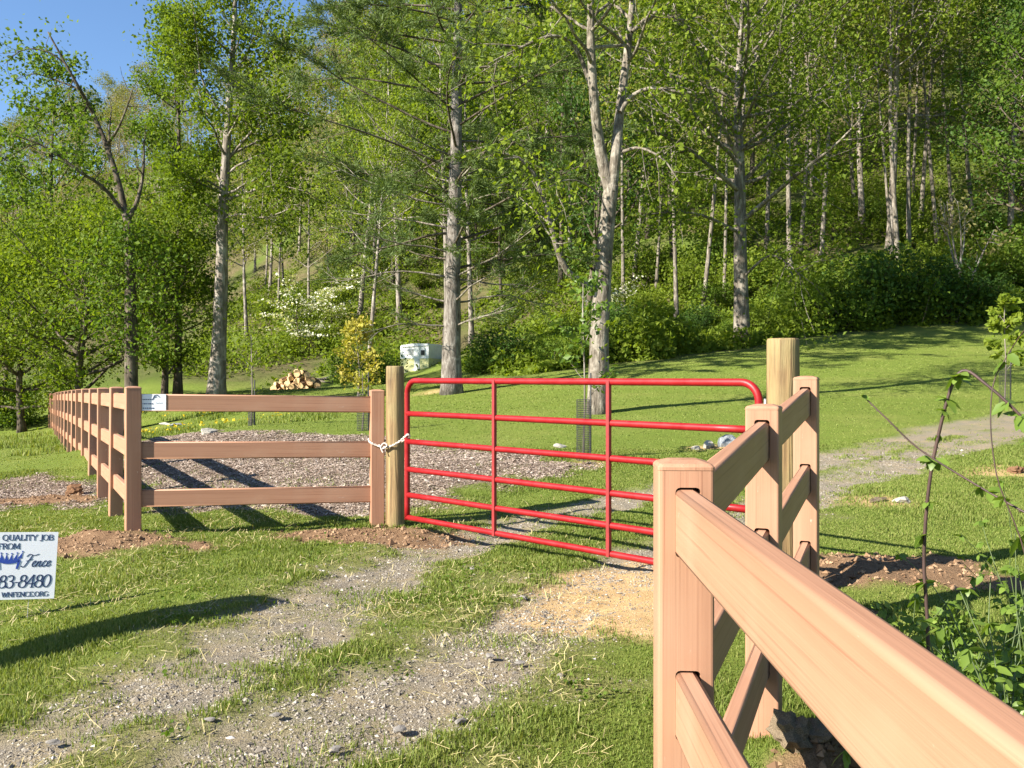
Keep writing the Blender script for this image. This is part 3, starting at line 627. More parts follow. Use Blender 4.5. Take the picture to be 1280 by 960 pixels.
class Tree:
    def __init__(s, seed): s.rng = np.random.default_rng(seed); s.m = MB(); s.L = []
    def trunk(s, P, r0, r1, sides=9, flare=1.35):
        P = spline(P, max(8, len(P) * 3)); t = np.linspace(0, 1, len(P)); r = r0 + (r1 - r0) * t ** .9
        r = r * (1 + (flare - 1) * np.exp(-t * 22)); s.m.tube(P, r, sides, True, .05, s.rng); s.P = P; s.r = r; return P, r
    def limb(s, p, d, L, r, up=.5, sub=5, leaf=60, spread=.5, wob=.12, subl=.42, start=.3, sides=5):
        rng = s.rng; P, _ = bend(rng, p, d, L, 6, up, wob); s.m.tube(P, np.linspace(r, r * .22, 7), sides, False)
        ends = []
        for k in range(sub):
            u = start + (1 - start) * (k + rng.uniform(.2, .9)) / sub; i = min(int(u * 6), 5); q = P[i] + (P[i + 1] - P[i]) * (u * 6 - i)
            dd = unit(P[i + 1] - P[i]) + rng.normal(size=3) * .75; l = L * subl * (1.15 - .6 * u) * rng.uniform(.7, 1.3)
            S, _ = bend(rng, q, dd, l, 3, .25, .2); s.m.tube(S, np.linspace(r * .35, r * .08, 4), 3, False); ends.append(S)
        ends.append(P[3:])
        for S in ends:
            if leaf <= 0: continue
            t = rng.uniform(.15, 1.05, leaf) * (len(S) - 1); i = np.clip(t.astype(int), 0, len(S) - 2); q = S[i] + (S[i + 1] - S[i]) * (t - i)[:, None]
            s.L.append(q + rng.normal(size=(leaf, 3)) * spread * np.array([1, 1, .7]))
        return P
    def crown(s, t0, t1, n, L0, r, leaf, spread, el=.4, up=.5, sub=4, prof=None):
        rng = s.rng; az = rng.uniform(0, 6.28)
        for k in range(n):
            t = t0 + (t1 - t0) * (k + rng.uniform(.1, .9)) / n; i = int(t * (len(s.P) - 1)); p = s.P[i]; az += 2.4 + rng.uniform(-.5, .5)
            u = (t - t0) / (t1 - t0); f = (prof or (lambda u: .55 + .75 * math.sin(PI * min(1, u * 1.0 + .12)) if u < .85 else .55))(u)
            e = el + u * .5 + rng.uniform(-.2, .25)
            s.limb(p, (math.cos(az) * math.cos(e), math.sin(az) * math.cos(e), math.sin(e)), L0 * f * rng.uniform(.75, 1.2), min(s.r[i] * .55, r), up, sub, leaf, spread)
    def finish(s, bark, leafm, lsize, seed, asp=.65, up=.5):
        tm = s.m.mesh('trunk', M[bark], True); cm = leaves_mesh(np.concatenate(s.L), lsize, seed, M[leafm], 'crown', up, asp) if s.L else None
        return tm, cm
def place(name, meshes, loc, rz=0, sc=1.0, label=None, cat='tree', group=None, parts=('trunk', 'crown')):
    r = empty(name, loc, rz); r.scale = (sc, sc, sc) if not isinstance(sc, tuple) else sc
    for nm, me in zip(parts, meshes):
        if me: obj(nm, me, r)
    tag(r, label, cat, group); LAST[0] = r; return r
LAST = [None]
def gz(px, d, sink=.1): x = (px - 640) / F * d; return (x, d, H1(x, d) - sink)
def lp(px, py, d, base): return (np.array(pz(px, py, d)) - np.array(base)).tolist()

# --- birch-like tree behind the gate, forked trunk
d = 17.0; b = gz(748, d); T = Tree(11)
T.trunk([(0, 0, 0), lp(749, 430, d, b), lp(753, 360, d, b), lp(758, 290, d, b), lp(764, 232, d, b)], .195, .13, 12, 1.3)
fk = T.P[-1]
T.trunk([fk - np.array([0, 0, .15]), lp(752, 195, d, b), lp(743, 130, d - .2, b), lp(739, 60, d - .3, b), lp(738, -10, d - .4, b), lp(735, -110, d - .4, b), lp(725, -230, d, b)], .125, .03, 9, 1.05); PLa, rLa = T.P, T.r
T.trunk([fk - np.array([0, 0, .15]), lp(770, 190, d, b), lp(776, 130, d + .2, b), lp(785, 60, d + .3, b), lp(791, -5, d + .3, b), lp(800, -120, d + .3, b), lp(806, -220, d, b)], .115, .03, 9, 1.05); PRa, rRa = T.P, T.r
def blimb(T, pts, r, leaf, spread, sub, sl=.9, sides=6):
    P = spline(pts, 12); T.m.tube(P, np.linspace(r, r * .25, 12), sides, False); rng = T.rng
    for k in range(sub):
        i = int(rng.uniform(4, 11.5)); dd = unit(P[min(i + 1, 11)] - P[i - 1]) + rng.normal(size=3) * .7
        S, _ = bend(rng, P[i], dd, sl * rng.uniform(.6, 1.4), 3, .1, .2); T.m.tube(S, np.linspace(r * .3, r * .08, 4), 3, False)
        if leaf:
            t = rng.uniform(.2, 1.05, leaf) * 3; j = np.clip(t.astype(int), 0, 2); T.L.append(S[j] + (S[j + 1] - S[j]) * (t - j)[:, None] + rng.normal(size=(leaf, 3)) * spread)
blimb(T, [lp(748, 364, d, b), lp(728, 354, d - .2, b), lp(708, 338, d - .4, b), lp(696, 310, d - .5, b), lp(687, 275, d - .6, b), lp(680, 250, d - .6, b), lp(660, 205, d - .7, b), lp(630, 192, d - .9, b)], .075, 70, .22, 9, 1.0)
blimb(T, [lp(775, 140, d, b), lp(790, 120, d, b), lp(815, 110, d - .3, b), lp(850, 115, d - .5, b), lp(880, 116, d - .5, b)], .055, 40, .25, 7, 1.1)
blimb(T, [lp(742, 120, d, b), lp(720, 60, d, b), lp(690, 45, d - .3, b), lp(650, 60, d - .5, b), lp(610, 80, d - .8, b)], .05, 75, .25, 10, 1.2)
blimb(T, [lp(760, 260, d, b), lp(740, 235, d, b), lp(715, 225, d - .5, b), lp(690, 230, d - .9, b)], .03, 26, .25, 6, 1.0)
blimb(T, [lp(778, 190, d, b), lp(800, 185, d - .3, b), lp(830, 200, d - .5, b), lp(850, 230, d - .6, b)], .035, 20, .22, 5, .9)
blimb(T, [lp(790, 40, d, b), lp(820, 15, d, b), lp(850, 25, d - .5, b), lp(880, 20, d - .7, b)], .04, 40, .25, 8, 1.2)
for PP, rr in ((PLa, rLa), (PRa, rRa)):
    T.P, T.r = PP, rr; T.crown(.45, .98, 13, 2.4, .04, 40, .26, .3, .3, 4)
for k in range(22):                                  # sprouts low on the trunk
    T.L.append(np.array(lp(T.rng.uniform(738, 765), T.rng.uniform(300, 470), d - .25, b))[None] + T.rng.normal(size=(2, 3)) * .08)
place('pale_barked_tree', T.finish('bark_pale', 'leaf_fresh', .09, 1), b, 0, 1, 'pale lichen-spotted tree with forked trunk just behind the red gate')

# --- white pine
d = 25.0; b = gz(564, d); T = Tree(12)
T.trunk([(0, 0, 0), lp(565, 400, d, b), lp(567, 300, d, b), lp(570, 200, d, b), lp(571, 95, d, b), lp(573, 0, d, b), lp(575, -150, d, b), lp(576, -300, d, b)], .265, .05, 12, 1.3)
tm, _ = T.finish('bark_pine', 'needle', .1, 1)
pine = place('white_pine', (tm,), b, 0, 1, 'tall pine with whorls of bare whitish lower branches right of the camper')
nl = []; gm = MB(); rng = np.random.default_rng(5)
def pine_limb(py, ang, L, droop, green):
    i = int(np.argmin(np.abs(T.P[:, 2] - (EYE - (py - 480) / F * d - b[2])))); p = T.P[i]
    P, _ = bend(rng, p, (math.cos(ang), math.sin(ang), .12 + rng.uniform(-.1, .2)), L, 8, droop, .10)
    return P
for k, (py, ang, L) in enumerate([(400, -.1, 3.0), (395, -2.9, 2.4), (366, .1, 3.2), (370, -3.2, 3.0), (372, -.9, 2.4), (337, -.15, 2.9), (340, 3.3, 3.6), (335, -.5, 3.4), (300, 3.0, 3.2), (305, -2.6, 3.3), (268, -.2, 2.2), (268, -3.0, 3.6), (235, 3.4, 3.4), (238, .15, 2.0), (198, -.2, 2.6), (195, -2.8, 2.0), (420, -.7, 2.0), (318, -1.3, 2.4), (282, .5, 2.5), (256, -1.9, 2.8), (215, -.9, 2.6)]):
    P = pine_limb(py, ang, L, rng.uniform(-.25, .15), False); mb = MB(); mb.tube(P, np.linspace(.033, .006, 9), 5, False)
    for j in range(7):
        i = int(rng.uniform(2, 8)); dd = unit(P[min(8, i + 1)] - P[i - 1]) + rng.normal(size=3) * np.array([.6, .6, .35]); S, _ = bend(rng, P[i], dd, L * rng.uniform(.15, .38), 4, rng.uniform(-.3, .2), .08); mb.tube(S, np.linspace(.011, .004, 5), 3, False)
        nl.append((S[1:], 34))
    obj('bare_branch', mb.mesh('bare_branch', M['bark_pale'], True), pine)
for k in range(74):
    t = .20 + .8 * (k / 74) ** .9; zz = T.P[-1][2] * t; i = int(np.argmin(np.abs(T.P[:, 2] - zz))); p = T.P[i] + np.array([0, 0, zz - T.P[i][2]])
    ang = k * 2.4 + rng.uniform(-.4, .4); L = (5.6 - 4.0 * max(0, t - .35) / .65) * rng.uniform(.7, 1.1) * (0.75 if t < .35 else 1)
    P, _ = bend(rng, p, (math.cos(ang), math.sin(ang), .25 + rng.uniform(-.15, .2)), L, 8, rng.uniform(-.35, .1), .05); gm.tube(P, np.linspace(.04, .008, 9), 4, False)
    for j in range(11):
        i = int(rng.uniform(3, 8.3)); dd = unit(P[min(8, i + 1)] - P[i - 1]) + rng.normal(size=3) * np.array([.7, .7, .25]); S, _ = bend(rng, P[min(i, 8)], dd, L * rng.uniform(.14, .34), 4, .0, .08); gm.tube(S, np.linspace(.011, .004, 5), 3, False)
        nl.append((S[1:], 125))
obj('branches', gm.mesh('branches', M['bark_dark'], True), pine)
NP = []; ND = []
for S, n in nl:
    t = rng.uniform(0, 1, n) * (len(S) - 1); i = np.clip(t.astype(int), 0, len(S) - 2); q = S[i] + (S[i + 1] - S[i]) * (t - i)[:, None]
    dd = (S[i + 1] - S[i]); dd /= np.linalg.norm(dd, axis=1)[:, None]; NP.append(q + rng.normal(size=(n, 3)) * .05); ND.append(dd * .7 + rng.normal(size=(n, 3)) * .55 + np.array([0, 0, .15]))
NP = np.concatenate(NP); ND = np.concatenate(ND); ND /= np.linalg.norm(ND, axis=1)[:, None]; Wd = np.cross(ND, rng.normal(size=ND.shape)); Wd /= np.linalg.norm(Wd, axis=1)[:, None]
ln = rng.uniform(.10, .22, len(NP))[:, None]
obj('needles', mesh_np('needles', np.stack([NP - Wd * .014, NP + ND * ln * .6 - Wd * .009, NP + ND * ln, NP + ND * ln * .5 + Wd * .015], 1), np.arange(len(NP) * 4).reshape(-1, 4), None, M['needle']), pine)

# --- big tree at the lawn edge, right
d = 32.0; b = gz(928, d); T = Tree(13)
T.trunk([(0, 0, 0), lp(926, 350, d, b), lp(925, 260, d, b), lp(924, 190, d, b), lp(922, 120, d, b), lp(926, 50, d, b), lp(930, -60, d, b)], .285, .06, 11, 1.25)
for pts, r in (([lp(926, 278, d, b), lp(965, 245, d - 1, b), lp(1000, 215, d - 2, b), lp(1040, 185, d - 2.5, b), lp(1075, 150, d - 3, b)], .09), ([lp(925, 240, d, b), lp(890, 210, d - 1, b), lp(850, 180, d - 1.5, b), lp(810, 160, d - 2, b)], .09),
               ([lp(930, 225, d, b), lp(965, 190, d, b), lp(1000, 150, d + 1, b), lp(1030, 110, d + 1, b)], .08), ([lp(926, 350, d, b), lp(960, 320, d - 1, b), lp(985, 330, d - 2, b), lp(1000, 345, d - 2.2, b)], .05),
               ([lp(924, 200, d, b), lp(900, 150, d - 1, b), lp(880, 90, d - 1.5, b), lp(860, 40, d - 2, b)], .09), ([lp(924, 170, d, b), lp(950, 110, d - 2, b), lp(980, 60, d - 3, b)], .08), ([lp(922, 290, d, b), lp(880, 270, d - 2, b), lp(840, 265, d - 3, b), lp(800, 270, d - 3.5, b)], .06)):
    blimb(T, pts, r, 110, .42, 14, 2.0)
T.crown(.42, .98, 26, 4.6, .08, 85, .5, .25, .3, 5)
place('broadleaf_tree', T.finish('bark_wood', 'leaf_fresh', .12, 2), b, 0, 1, 'thick-trunked broadleaf tree standing at the lawn edge behind the right gate post')

# --- left-hand group
d = 25.5; b = gz(165, d); T = Tree(14)               # snag with bare forked top
T.trunk([(0, 0, 0), lp(164, 400, d, b), lp(163, 330, d, b), lp(160, 276, d, b)], .19, .12, 9, 1.4); fk = T.P[-1]
T.trunk([fk - np.array([0, 0, .2]), lp(150, 235, d, b), lp(136, 190, d, b), lp(118, 145, d, b), lp(100, 112, d - .5, b), lp(82, 80, d - .7, b), lp(60, 40, d - .8, b)], .10, .02, 7, 1.0); PA_, rA_ = T.P, T.r
blimb(T, [lp(134, 180, d, b), lp(148, 160, d - .3, b), lp(160, 130, d - .5, b), lp(167, 108, d - .5, b)], .05, 0, 0, 5, .7)
blimb(T, [lp(137, 192, d, b), lp(137, 160, d, b), lp(140, 132, d + .2, b)], .04, 0, 0, 4, .5)
blimb(T, [lp(160, 275, d, b), lp(172, 250, d, b), lp(179, 215, d + .3, b), lp(180, 175, d + .5, b)], .075, 0, 0, 5, .8)
blimb(T, [lp(156, 268, d, b), lp(130, 235, d - .5, b), lp(100, 215, d - 1, b), lp(60, 185, d - 1.3, b), lp(20, 170, d - 1.6, b)], .06, 30, .3, 6, 1.4)
blimb(T, [lp(100, 112, d, b), lp(70, 100, d, b), lp(40, 90, d - .5, b)], .035, 30, .25, 6, .9)
blimb(T, [lp(110, 130, d, b), lp(100, 150, d, b), lp(80, 160, d - .5, b), lp(60, 180, d - .5, b)], .03, 30, .25, 6, .9)
blimb(T, [lp(82, 80, d - .6, b), lp(60, 65, d - .7, b), lp(30, 62, d - .8, b), lp(5, 80, d - .8, b)], .03, 40, .3, 7, 1.0)
for ax, ay in ((160, 340), (150, 300), (175, 380), (120, 330), (185, 330), (150, 420), (180, 430), (130, 380), (165, 300)):
    blimb(T, [lp(163, ay + 15, d, b), lp((163 + ax) / 2, ay + 5, d - .2, b), lp(ax, ay, d - .4, b), lp(ax + (ax - 163) * 1.2, ay - 8, d - .6, b)], .02, 45, .28, 7, .7, 4)
blimb(T, [lp(92, 98, d - .6, b), lp(86, 120, d - .7, b), lp(95, 150, d - .8, b)], .02, 40, .25, 5, .7, 4)
place('half_dead_tree', T.finish('bark_dark', 'leaf_mid', .11, 3), b, 0, 1, 'half-dead tree with bare forked limbs above the far left fence')

def maple(seed, H, r0, t0, nl, L0, leaf, ls, bark, leafm, spread=.45, el=.25, lean=(0, 0), sub=5, up=.35):
    T = Tree(seed); rng = T.rng
    T.trunk([(0, 0, 0), (lean[0] * .3 + rng.normal() * .1, lean[1] * .3, H * .33), (lean[0] * .7 + rng.normal() * .2, lean[1] * .7 + rng.normal() * .2, H * .66), (lean[0], lean[1], H)], r0, r0 * .12, 9)
    T.crown(t0, .99, nl, L0, r0 * .4, leaf, spread * .74, el, up, sub); return T.finish(bark, leafm, ls, seed)
p_low = maple(21, 6.0, .16, .2, 30, 3.2, 120, .105, 'bark_dark', 'leaf_fresh', .50, .15)
p_low2 = maple(22, 5.6, .15, .22, 28, 3.0, 120, .105, 'bark_dark', 'leaf_fresh', .50, .2)
p_low3 = maple(26, 6.2, .14, .2, 18, 2.0, 100, .10, 'bark_dark', 'leaf_fresh', .36, .3)
p_tall = maple(23, 15.5, .17, .32, 34, 1.9, 80, .12, 'bark_dark', 'leaf_mid', .40, .3)
p_thin = maple(27, 13.5, .14, .45, 22, 2.0, 40, .15, 'bark_dark', 'leaf_mid', .4, .3)
place('maple_tree', p_low, gz(98, 29.5), .3, 1.0, 'dense low-branched maple with several stems behind the far end of the left fence')
place('maple_tree', p_low2, gz(28, 32), 1.3, 1.0, 'dense leafy maple at the left edge beyond the fence end')
place('maple_tree', p_low3, gz(205, 31), 2.3, .95, 'small dense maple between the half-dead tree and the grey-trunked tree')
place('maple_tree', p_low2, gz(-60, 34), 2.6, 1.2, 'leafy maple cut by the left frame edge behind the fence')
place('dark_tree', p_tall, gz(222, 32), .9, .88, 'tall narrow dark-trunked tree rising between the bare forked tree and the grey trunk')
place('dark_tree', p_thin, gz(72, 35), 2.2, 1.0, 'tall thin dark tree behind the low maples at far left')
place('dark_tree', p_thin, gz(5, 38), .2, .8, 'thin dark tree with sparse leaves at the left edge of the frame')
# tall bright tree with grey trunk
d = 30.0; b = gz(270, d); T = Tree(24)
T.trunk([(0, 0, 0), lp(275, 400, d, b), lp(278, 300, d, b), lp(281, 220, d, b), lp(286, 140, d, b), lp(292, 50, d, b), lp(296, -60, d, b)], .27, .04, 11, 1.35)
for pts, r in (([lp(280, 252, d, b), lp(310, 240, d - .5, b), lp(345, 232, d - 1, b), lp(385, 240, d - 1.3, b)], .06), ([lp(278, 275, d, b), lp(300, 268, d - 1, b), lp(330, 272, d - 1.6, b), lp(360, 262, d - 2, b)], .05), ([lp(284, 200, d, b), lp(310, 170, d, b), lp(340, 140, d - 1, b), (np.array(lp(375, 110, d - 1.5, b))).tolist()], .06), ([lp(281, 240, d, b), lp(255, 225, d - .5, b), lp(230, 235, d - 1, b)], .05), ([lp(288, 120, d, b), lp(325, 80, d - .5, b), lp(355, 55, d - 1, b)], .05), ([lp(287, 100, d, b), lp(250, 70, d, b), lp(220, 60, d - 1, b)], .05)):
    blimb(T, pts, r, 110, .32, 12, 1.3)
T.crown(.42, .99, 24, 2.3, .05, 95, .32, .3, .4, 5)
place('tall_tree', T.finish('bark_grey', 'leaf_fresh', .115, 4), b, 0, 1, 'tall bright green tree with a straight grey trunk behind the fence panel')

# --- woodland on the hill: copies of a few kinds
def forest(seed, H, r0, t0, nl, L0, leaf, ls, bark, leafm, sp=.6, sub=4): return maple(seed, H, r0, t0, nl, L0, leaf, ls, bark, leafm, sp, .35, (np.random.default_rng(seed).normal() * .8, 0), sub, .5)
KIND = {
 'fresh': ([forest(31, 19, .20, .42, 22, 4.0, 47, 0.182, 'bark_grey', 'leaf_fresh'), forest(32, 17, .17, .36, 22, 3.6, 47, 0.175, 'bark_grey', 'leaf_fresh')], 'fresh green broadleaf tree'),
 'mid': ([forest(33, 18, .19, .34, 24, 4.0, 51, 0.182, 'bark_dark', 'leaf_mid'), forest(34, 15, .16, .28, 24, 3.5, 51, 0.175, 'bark_dark', 'leaf_mid')], 'mid green broadleaf tree'),
 'pale': ([forest(35, 20, .125, .46, 20, 3.2, 30, 0.175, 'bark_wood', 'leaf_fresh'), forest(36, 18, .11, .5, 18, 3.0, 30, 0.167, 'bark_wood', 'leaf_olive')], 'slender grey-trunked tree'),
 'olive': ([forest(37, 17, .18, .38, 22, 3.8, 47, 0.190, 'bark_grey', 'leaf_olive')], 'yellow-olive budding tree'),
 'bud': ([forest(38, 16, .17, .4, 22, 3.8, 22, 0.167, 'bark_grey', 'leaf_bud', .5), forest(39, 15, .15, .4, 20, 3.4, 14, 0.152, 'bark_pale', 'leaf_bud', .5)], 'nearly bare budding tree'),
 'deep': ([forest(40, 14, .18, .2, 28, 3.4, 51, 0.175, 'bark_dark', 'leaf_deep')], 'dark evergreen-looking tree')}
rf_ = random.Random(77); placed = []; WOODS = []
def zone_phrase(x, y):
    px = 640 + F * x / y
    if y > 85: return 'on the far ridge at upper left' if px < 520 else 'high on the wooded hilltop'
    col = 'at far left' if px < 170 else 'left of the pine' if px < 560 else 'behind the red gate' if px < 800 else 'behind the right gate post' if px < 1060 else 'at the right edge'
    row = 'low on the wooded slope' if y < 46 else 'midway up the wooded slope' if y < 62 else 'far up the wooded slope'
    return row + ' ' + col
def put(kind, x, y, sc):
    ms, desc = KIND[kind]; k = rf_.randrange(len(ms)); z = H1(x, y) - .15; ph = zone_phrase(x, y)
    r_t = rf_.uniform(-.05, .05)
    place('forest_tree', ms[k], (x, y, z), rf_.uniform(0, 6.28), (sc * rf_.uniform(.9, 1.1), sc * rf_.uniform(.9, 1.1), sc), desc + ' ' + ph, 'tree', 'trees of the wooded hillside'); placed.append((x, y)); LAST[0].rotation_euler.x = r_t; LAST[0].rotation_euler.y = rf_.uniform(-.05, .05); WOODS.append((LAST[0], desc, x, y))
# trunks the photo shows one by one on the right
for px, dd, kind, sc in ((780, 41, 'pale', .95), (792, 47, 'pale', 1), (846, 38, 'pale', .9), (878, 40, 'pale', 1), (842, 46, 'mid', 1), (988, 40, 'pale', 1.1), (1001, 46, 'pale', 1.1), (1026, 44, 'pale', .9), (1124, 42, 'pale', 1.05), (1112, 45, 'fresh', 1), (1150, 50, 'pale', 1), (1172, 47, 'pale', 1), (735, 44, 'deep', 1), (742, 52, 'fresh', 1.1), (700, 50, 'mid', .8), (460, 47, 'fresh', .8), (1215, 54, 'pale', 1.1), (905, 41, 'pale', .8), (958, 47, 'pale', 1), (1068, 52, 'pale', 1), (1136, 44, 'pale', 1), (1192, 50, 'pale', 1), (820, 45, 'pale', .8), (1016, 55, 'pale', 1.1), (1116, 43, 'pale', .8), (1262, 48, 'fresh', 1), (1290, 42, 'deep', .9), (1330, 39, 'mid', .9)):
    x = (px - 640) / F * dd; put(kind, x, dd, sc)
def ok(x, y, r): return all((x - a) ** 2 + (y - b_) ** 2 > r * r for a, b_ in placed)
def scatter(n, d0, d1, px0, px1, kinds, r, s0=.8, s1=1.15):
    c = 0; t = 0
    while c < n and t < n * 30:
        t += 1; dd = d0 + (d1 - d0) * rf_.random(); px = rf_.uniform(px0, px1); x = (px - 640) / F * dd
        if not ok(x, dd, r): continue
        put(rf_.choice(kinds), x, dd, rf_.uniform(s0, s1)); c += 1
scatter(12, 46, 62, 760, 1420, ['fresh', 'mid', 'pale', 'pale', 'olive', 'mid'], 2.6)
scatter(36, 62, 90, 600, 1450, ['fresh', 'mid', 'olive', 'pale', 'fresh'], 3.2)
scatter(9, 50, 64, 560, 800, ['fresh', 'mid', 'deep', 'mid'], 3.0, .6, .95)
scatter(9, 54, 70, 420, 600, ['fresh', 'mid', 'deep', 'fresh'], 3.0, .6, 1.0)
scatter(30, 58, 100, 290, 500, ['bud', 'bud', 'olive', 'fresh', 'pale'], 2.8, .5, .85)
scatter(12, 62, 90, 440, 620, ['fresh', 'mid', 'olive'], 3.0, .6, .9)
scatter(40, 60, 104, -120, 320, ['bud', 'bud', 'olive', 'fresh'], 3.6, .4, .7)
scatter(95, 100, 150, -150, 560, ['bud', 'bud', 'olive', 'bud', 'olive'], 2.8, .6, .9)
scatter(30, 86, 118, 560, 1400, ['olive', 'fresh', 'mid'], 4.0)

# --- shrubs along the edge of the lawn
def shrub(seed, h, w, n, leaf, ls, leafm):
    T = Tree(seed); rng = T.rng
    for k in range(n):
        a = rng.uniform(0, 6.28); e = rng.uniform(.35, 1.4); T.limb((rng.normal() * .15 * w, rng.normal() * .15 * w, 0), (math.cos(a) * math.cos(e), math.sin(a) * math.cos(e), math.sin(e)), (h * math.sin(e) + w * math.cos(e)) * rng.uniform(.7, 1.05), .018, .1, 4, leaf, .16 * w, .1, .4, .15, 4)
    tm, cm = T.finish('bark_dark', leafm, ls, seed); return tm, cm
SHR = {'mid green': [shrub(51, 1.7, 1.3, 16, 41, 0.117, 'leaf_mid'), shrub(52, 1.3, 1.5, 16, 41, 0.117, 'leaf_mid')], 'dark green': [shrub(53, 1.9, 1.5, 18, 44, 0.117, 'leaf_deep')], 'light green': [shrub(54, 1.8, 1.2, 15, 41, 0.125, 'leaf_fresh')]}
def put_shrub(kind, px, dd, sc):
    x, y, z = gz(px, dd, .05)
    w = 'along the lawn edge behind the red gate' if px < 840 and px > 560 else 'along the lawn edge behind the right gate post' if px < 1060 and px > 560 else 'at the foot of the right-hand woods' if px > 560 else 'under the trees behind the fence panel' if px > 180 else 'beyond the far end of the left fence'
    place('shrub', rf_.choice(SHR[kind]), (x, y, z), rf_.uniform(0, 6.28), sc, kind + ' leafy shrub ' + w, 'shrub', 'shrubs under and along the wood', ('stems', 'foliage')); WOODS.append((LAST[0], kind + ' leafy shrub', x, y))
for k in range(46):
    px = 590 + k * 16.8 + rf_.uniform(-8, 8); dd = float(np.interp((px - 640) / F * 32, [-3, 0, 4, 8, 10, 14, 20, 40], [30, 29.6, 30, 33, 34, 35.5, 36.8, 41.5])) + rf_.choice([.2, .8, 2.2, 4.2]) + rf_.uniform(0, .8); big = rf_.uniform(.7, 1.25) if px > 1000 else rf_.uniform(.4, .75)
    put_shrub(rf_.choice(['mid green', 'light green', 'light green', 'dark green', 'mid green']), px, dd, rf_.uniform(.65, 1.25) * big)
for k in range(24): put_shrub(rf_.choice(['mid green', 'light green', 'light green']), rf_.uniform(780, 1330), rf_.uniform(38, 52), rf_.uniform(.6, 1.1))
for k in range(13): put_shrub(rf_.choice(['mid green', 'light green', 'light green']), rf_.uniform(330, 560), rf_.uniform(48, 66), rf_.uniform(.5, .95))
for px, dd, s in ((20, 33, .6), (-10, 34, 1.0), (8, 40, 1.0), (455, 33, .7), (470, 33.5, .7), (430, 38, .6)):
    put_shrub('mid green', px, dd, s)
LMK = [(-400, 'the left frame edge'), (98, 'the low maple'), (165, 'the half-dead tree'), (272, 'the straight grey trunk'), (372, 'the big dogwood'), (447, 'the yellow young tree'), (564, 'the tall pine'), (748, 'the forked pale tree'), (928, 'the thick-trunked tree'), (1124, 'the gap in the woods'), (1201, 'the reddish sapling'), (1280, 'the right frame edge')]
ORD = ['first', 'second', 'third', 'fourth', 'fifth', 'sixth', 'seventh', 'eighth', 'ninth', 'tenth', 'eleventh', 'twelfth', 'thirteenth', 'fourteenth', 'fifteenth', 'sixteenth', 'seventeenth', 'eighteenth', 'nineteenth', 'twentieth'] + ['twenty-' + q for q in ('first', 'second', 'third', 'fourth', 'fifth', 'sixth', 'seventh', 'eighth', 'ninth')] + ['thirtieth or later'] * 60
cells = {}
for o, desc, x, y in WOODS:
    px = 640 + F * x / y; k = sum(px >= a for a, _ in LMK) - 1; k = max(0, k)
    if k >= len(LMK) - 1: seg = 'just past ' + LMK[-1][1]
    else: seg = 'right of ' + LMK[k][1]
    row = 'at edge' if y < 38 else 'low down' if y < 48 else 'midway upslope' if y < 64 else 'high upslope' if y < 90 else 'on ridge'
    cells.setdefault((desc, seg, row), []).append((px, o))
for (desc, seg, row), L in cells.items():
    L.sort(key=lambda t: t[0])
    for k, (px, o) in enumerate(L): o['label'] = desc + ', ' + ((ORD[k] + ' from left, ') if len(L) > 1 else '') + seg + ' ' + row
# leafy ground cover of the slope: nobody could count it
rng = np.random.default_rng(8)
n = 340000; dd = 29 + 75 * rng.uniform(0, 1, n) ** 1.5; px = rng.uniform(200, 1400, n); x = (px - 640) / F * dd
cl = fbm(x, dd, 3.2, 12); zf = zones(x, dd)[4]; bare = np.where(px < 400, .50, np.where(px < 640, .40, .34)) - .06 * (dd > 55); k = (zf > .6) & (cl > bare + rng.uniform(-.1, .1, n)); x, dd, cl = x[k], dd[k], cl[k]
z = hz(x, dd) + rng.uniform(0, 1, len(x)) ** 1.5 * (cl - .3) * (1.2 + 4.5 * fbm(x, dd, 5, 19) ** 1.5)
tag(obj('ground_cover', leaves_mesh(np.stack([x, dd, z], 1), .19, 9, M['leaf_fresh'], 'ground_cover', .7)), 'low green undergrowth carpeting the wooded slope', None, None, 'stuff')

# dogwood in blossom
def dogwood(seed):
    T = Tree(seed); rng = T.rng; T.trunk([(0, 0, 0), (.1, 0, 1.2), (-.1, .1, 2.6), (.1, 0, 4.0)], .07, .02, 7)
    lv = []
    for k in range(20):
        a = k * 2.4; t = rng.uniform(.35, .95); p = T.P[int(t * (len(T.P) - 1))]; P, _ = bend(rng, p, (math.cos(a), math.sin(a), .25), rng.uniform(1.2, 2.6), 5, -.05, .1); T.m.tube(P, np.linspace(.025, .006, 6), 4, False)
        q = P[rng.integers(1, 6, 60)] + rng.normal(size=(60, 3)) * np.array([.32, .32, .07]); lv.append(q); T.L.append(P[rng.integers(1, 6, 60)] + rng.normal(size=(60, 3)) * np.array([.35, .35, .2]) - np.array([0, 0, .15]))
    tm, cm = T.finish('bark_dark', 'leaf_fresh', .16, seed); return tm, cm, leaves_mesh(np.concatenate(lv), .15, seed, M['blossom'], 'blossom', 1.5, .9)
dw = dogwood(61)
place('dogwood_tree', dw, gz(372, 52), 0, .9, 'dogwood with flat sprays of cream blossom above the woodpile', 'tree', None, ('trunk', 'crown', 'blossom'))
place('dogwood_tree', dw, gz(415, 56), 2, .8, 'smaller cream-flowered dogwood just right of the larger one', 'tree', None, ('trunk', 'crown', 'blossom'))
place('dogwood_tree', dw, gz(770, 39), 1, .5, 'small white-flowered dogwood just right of the forked pale trunk', 'tree', None, ('trunk', 'crown', 'blossom'))
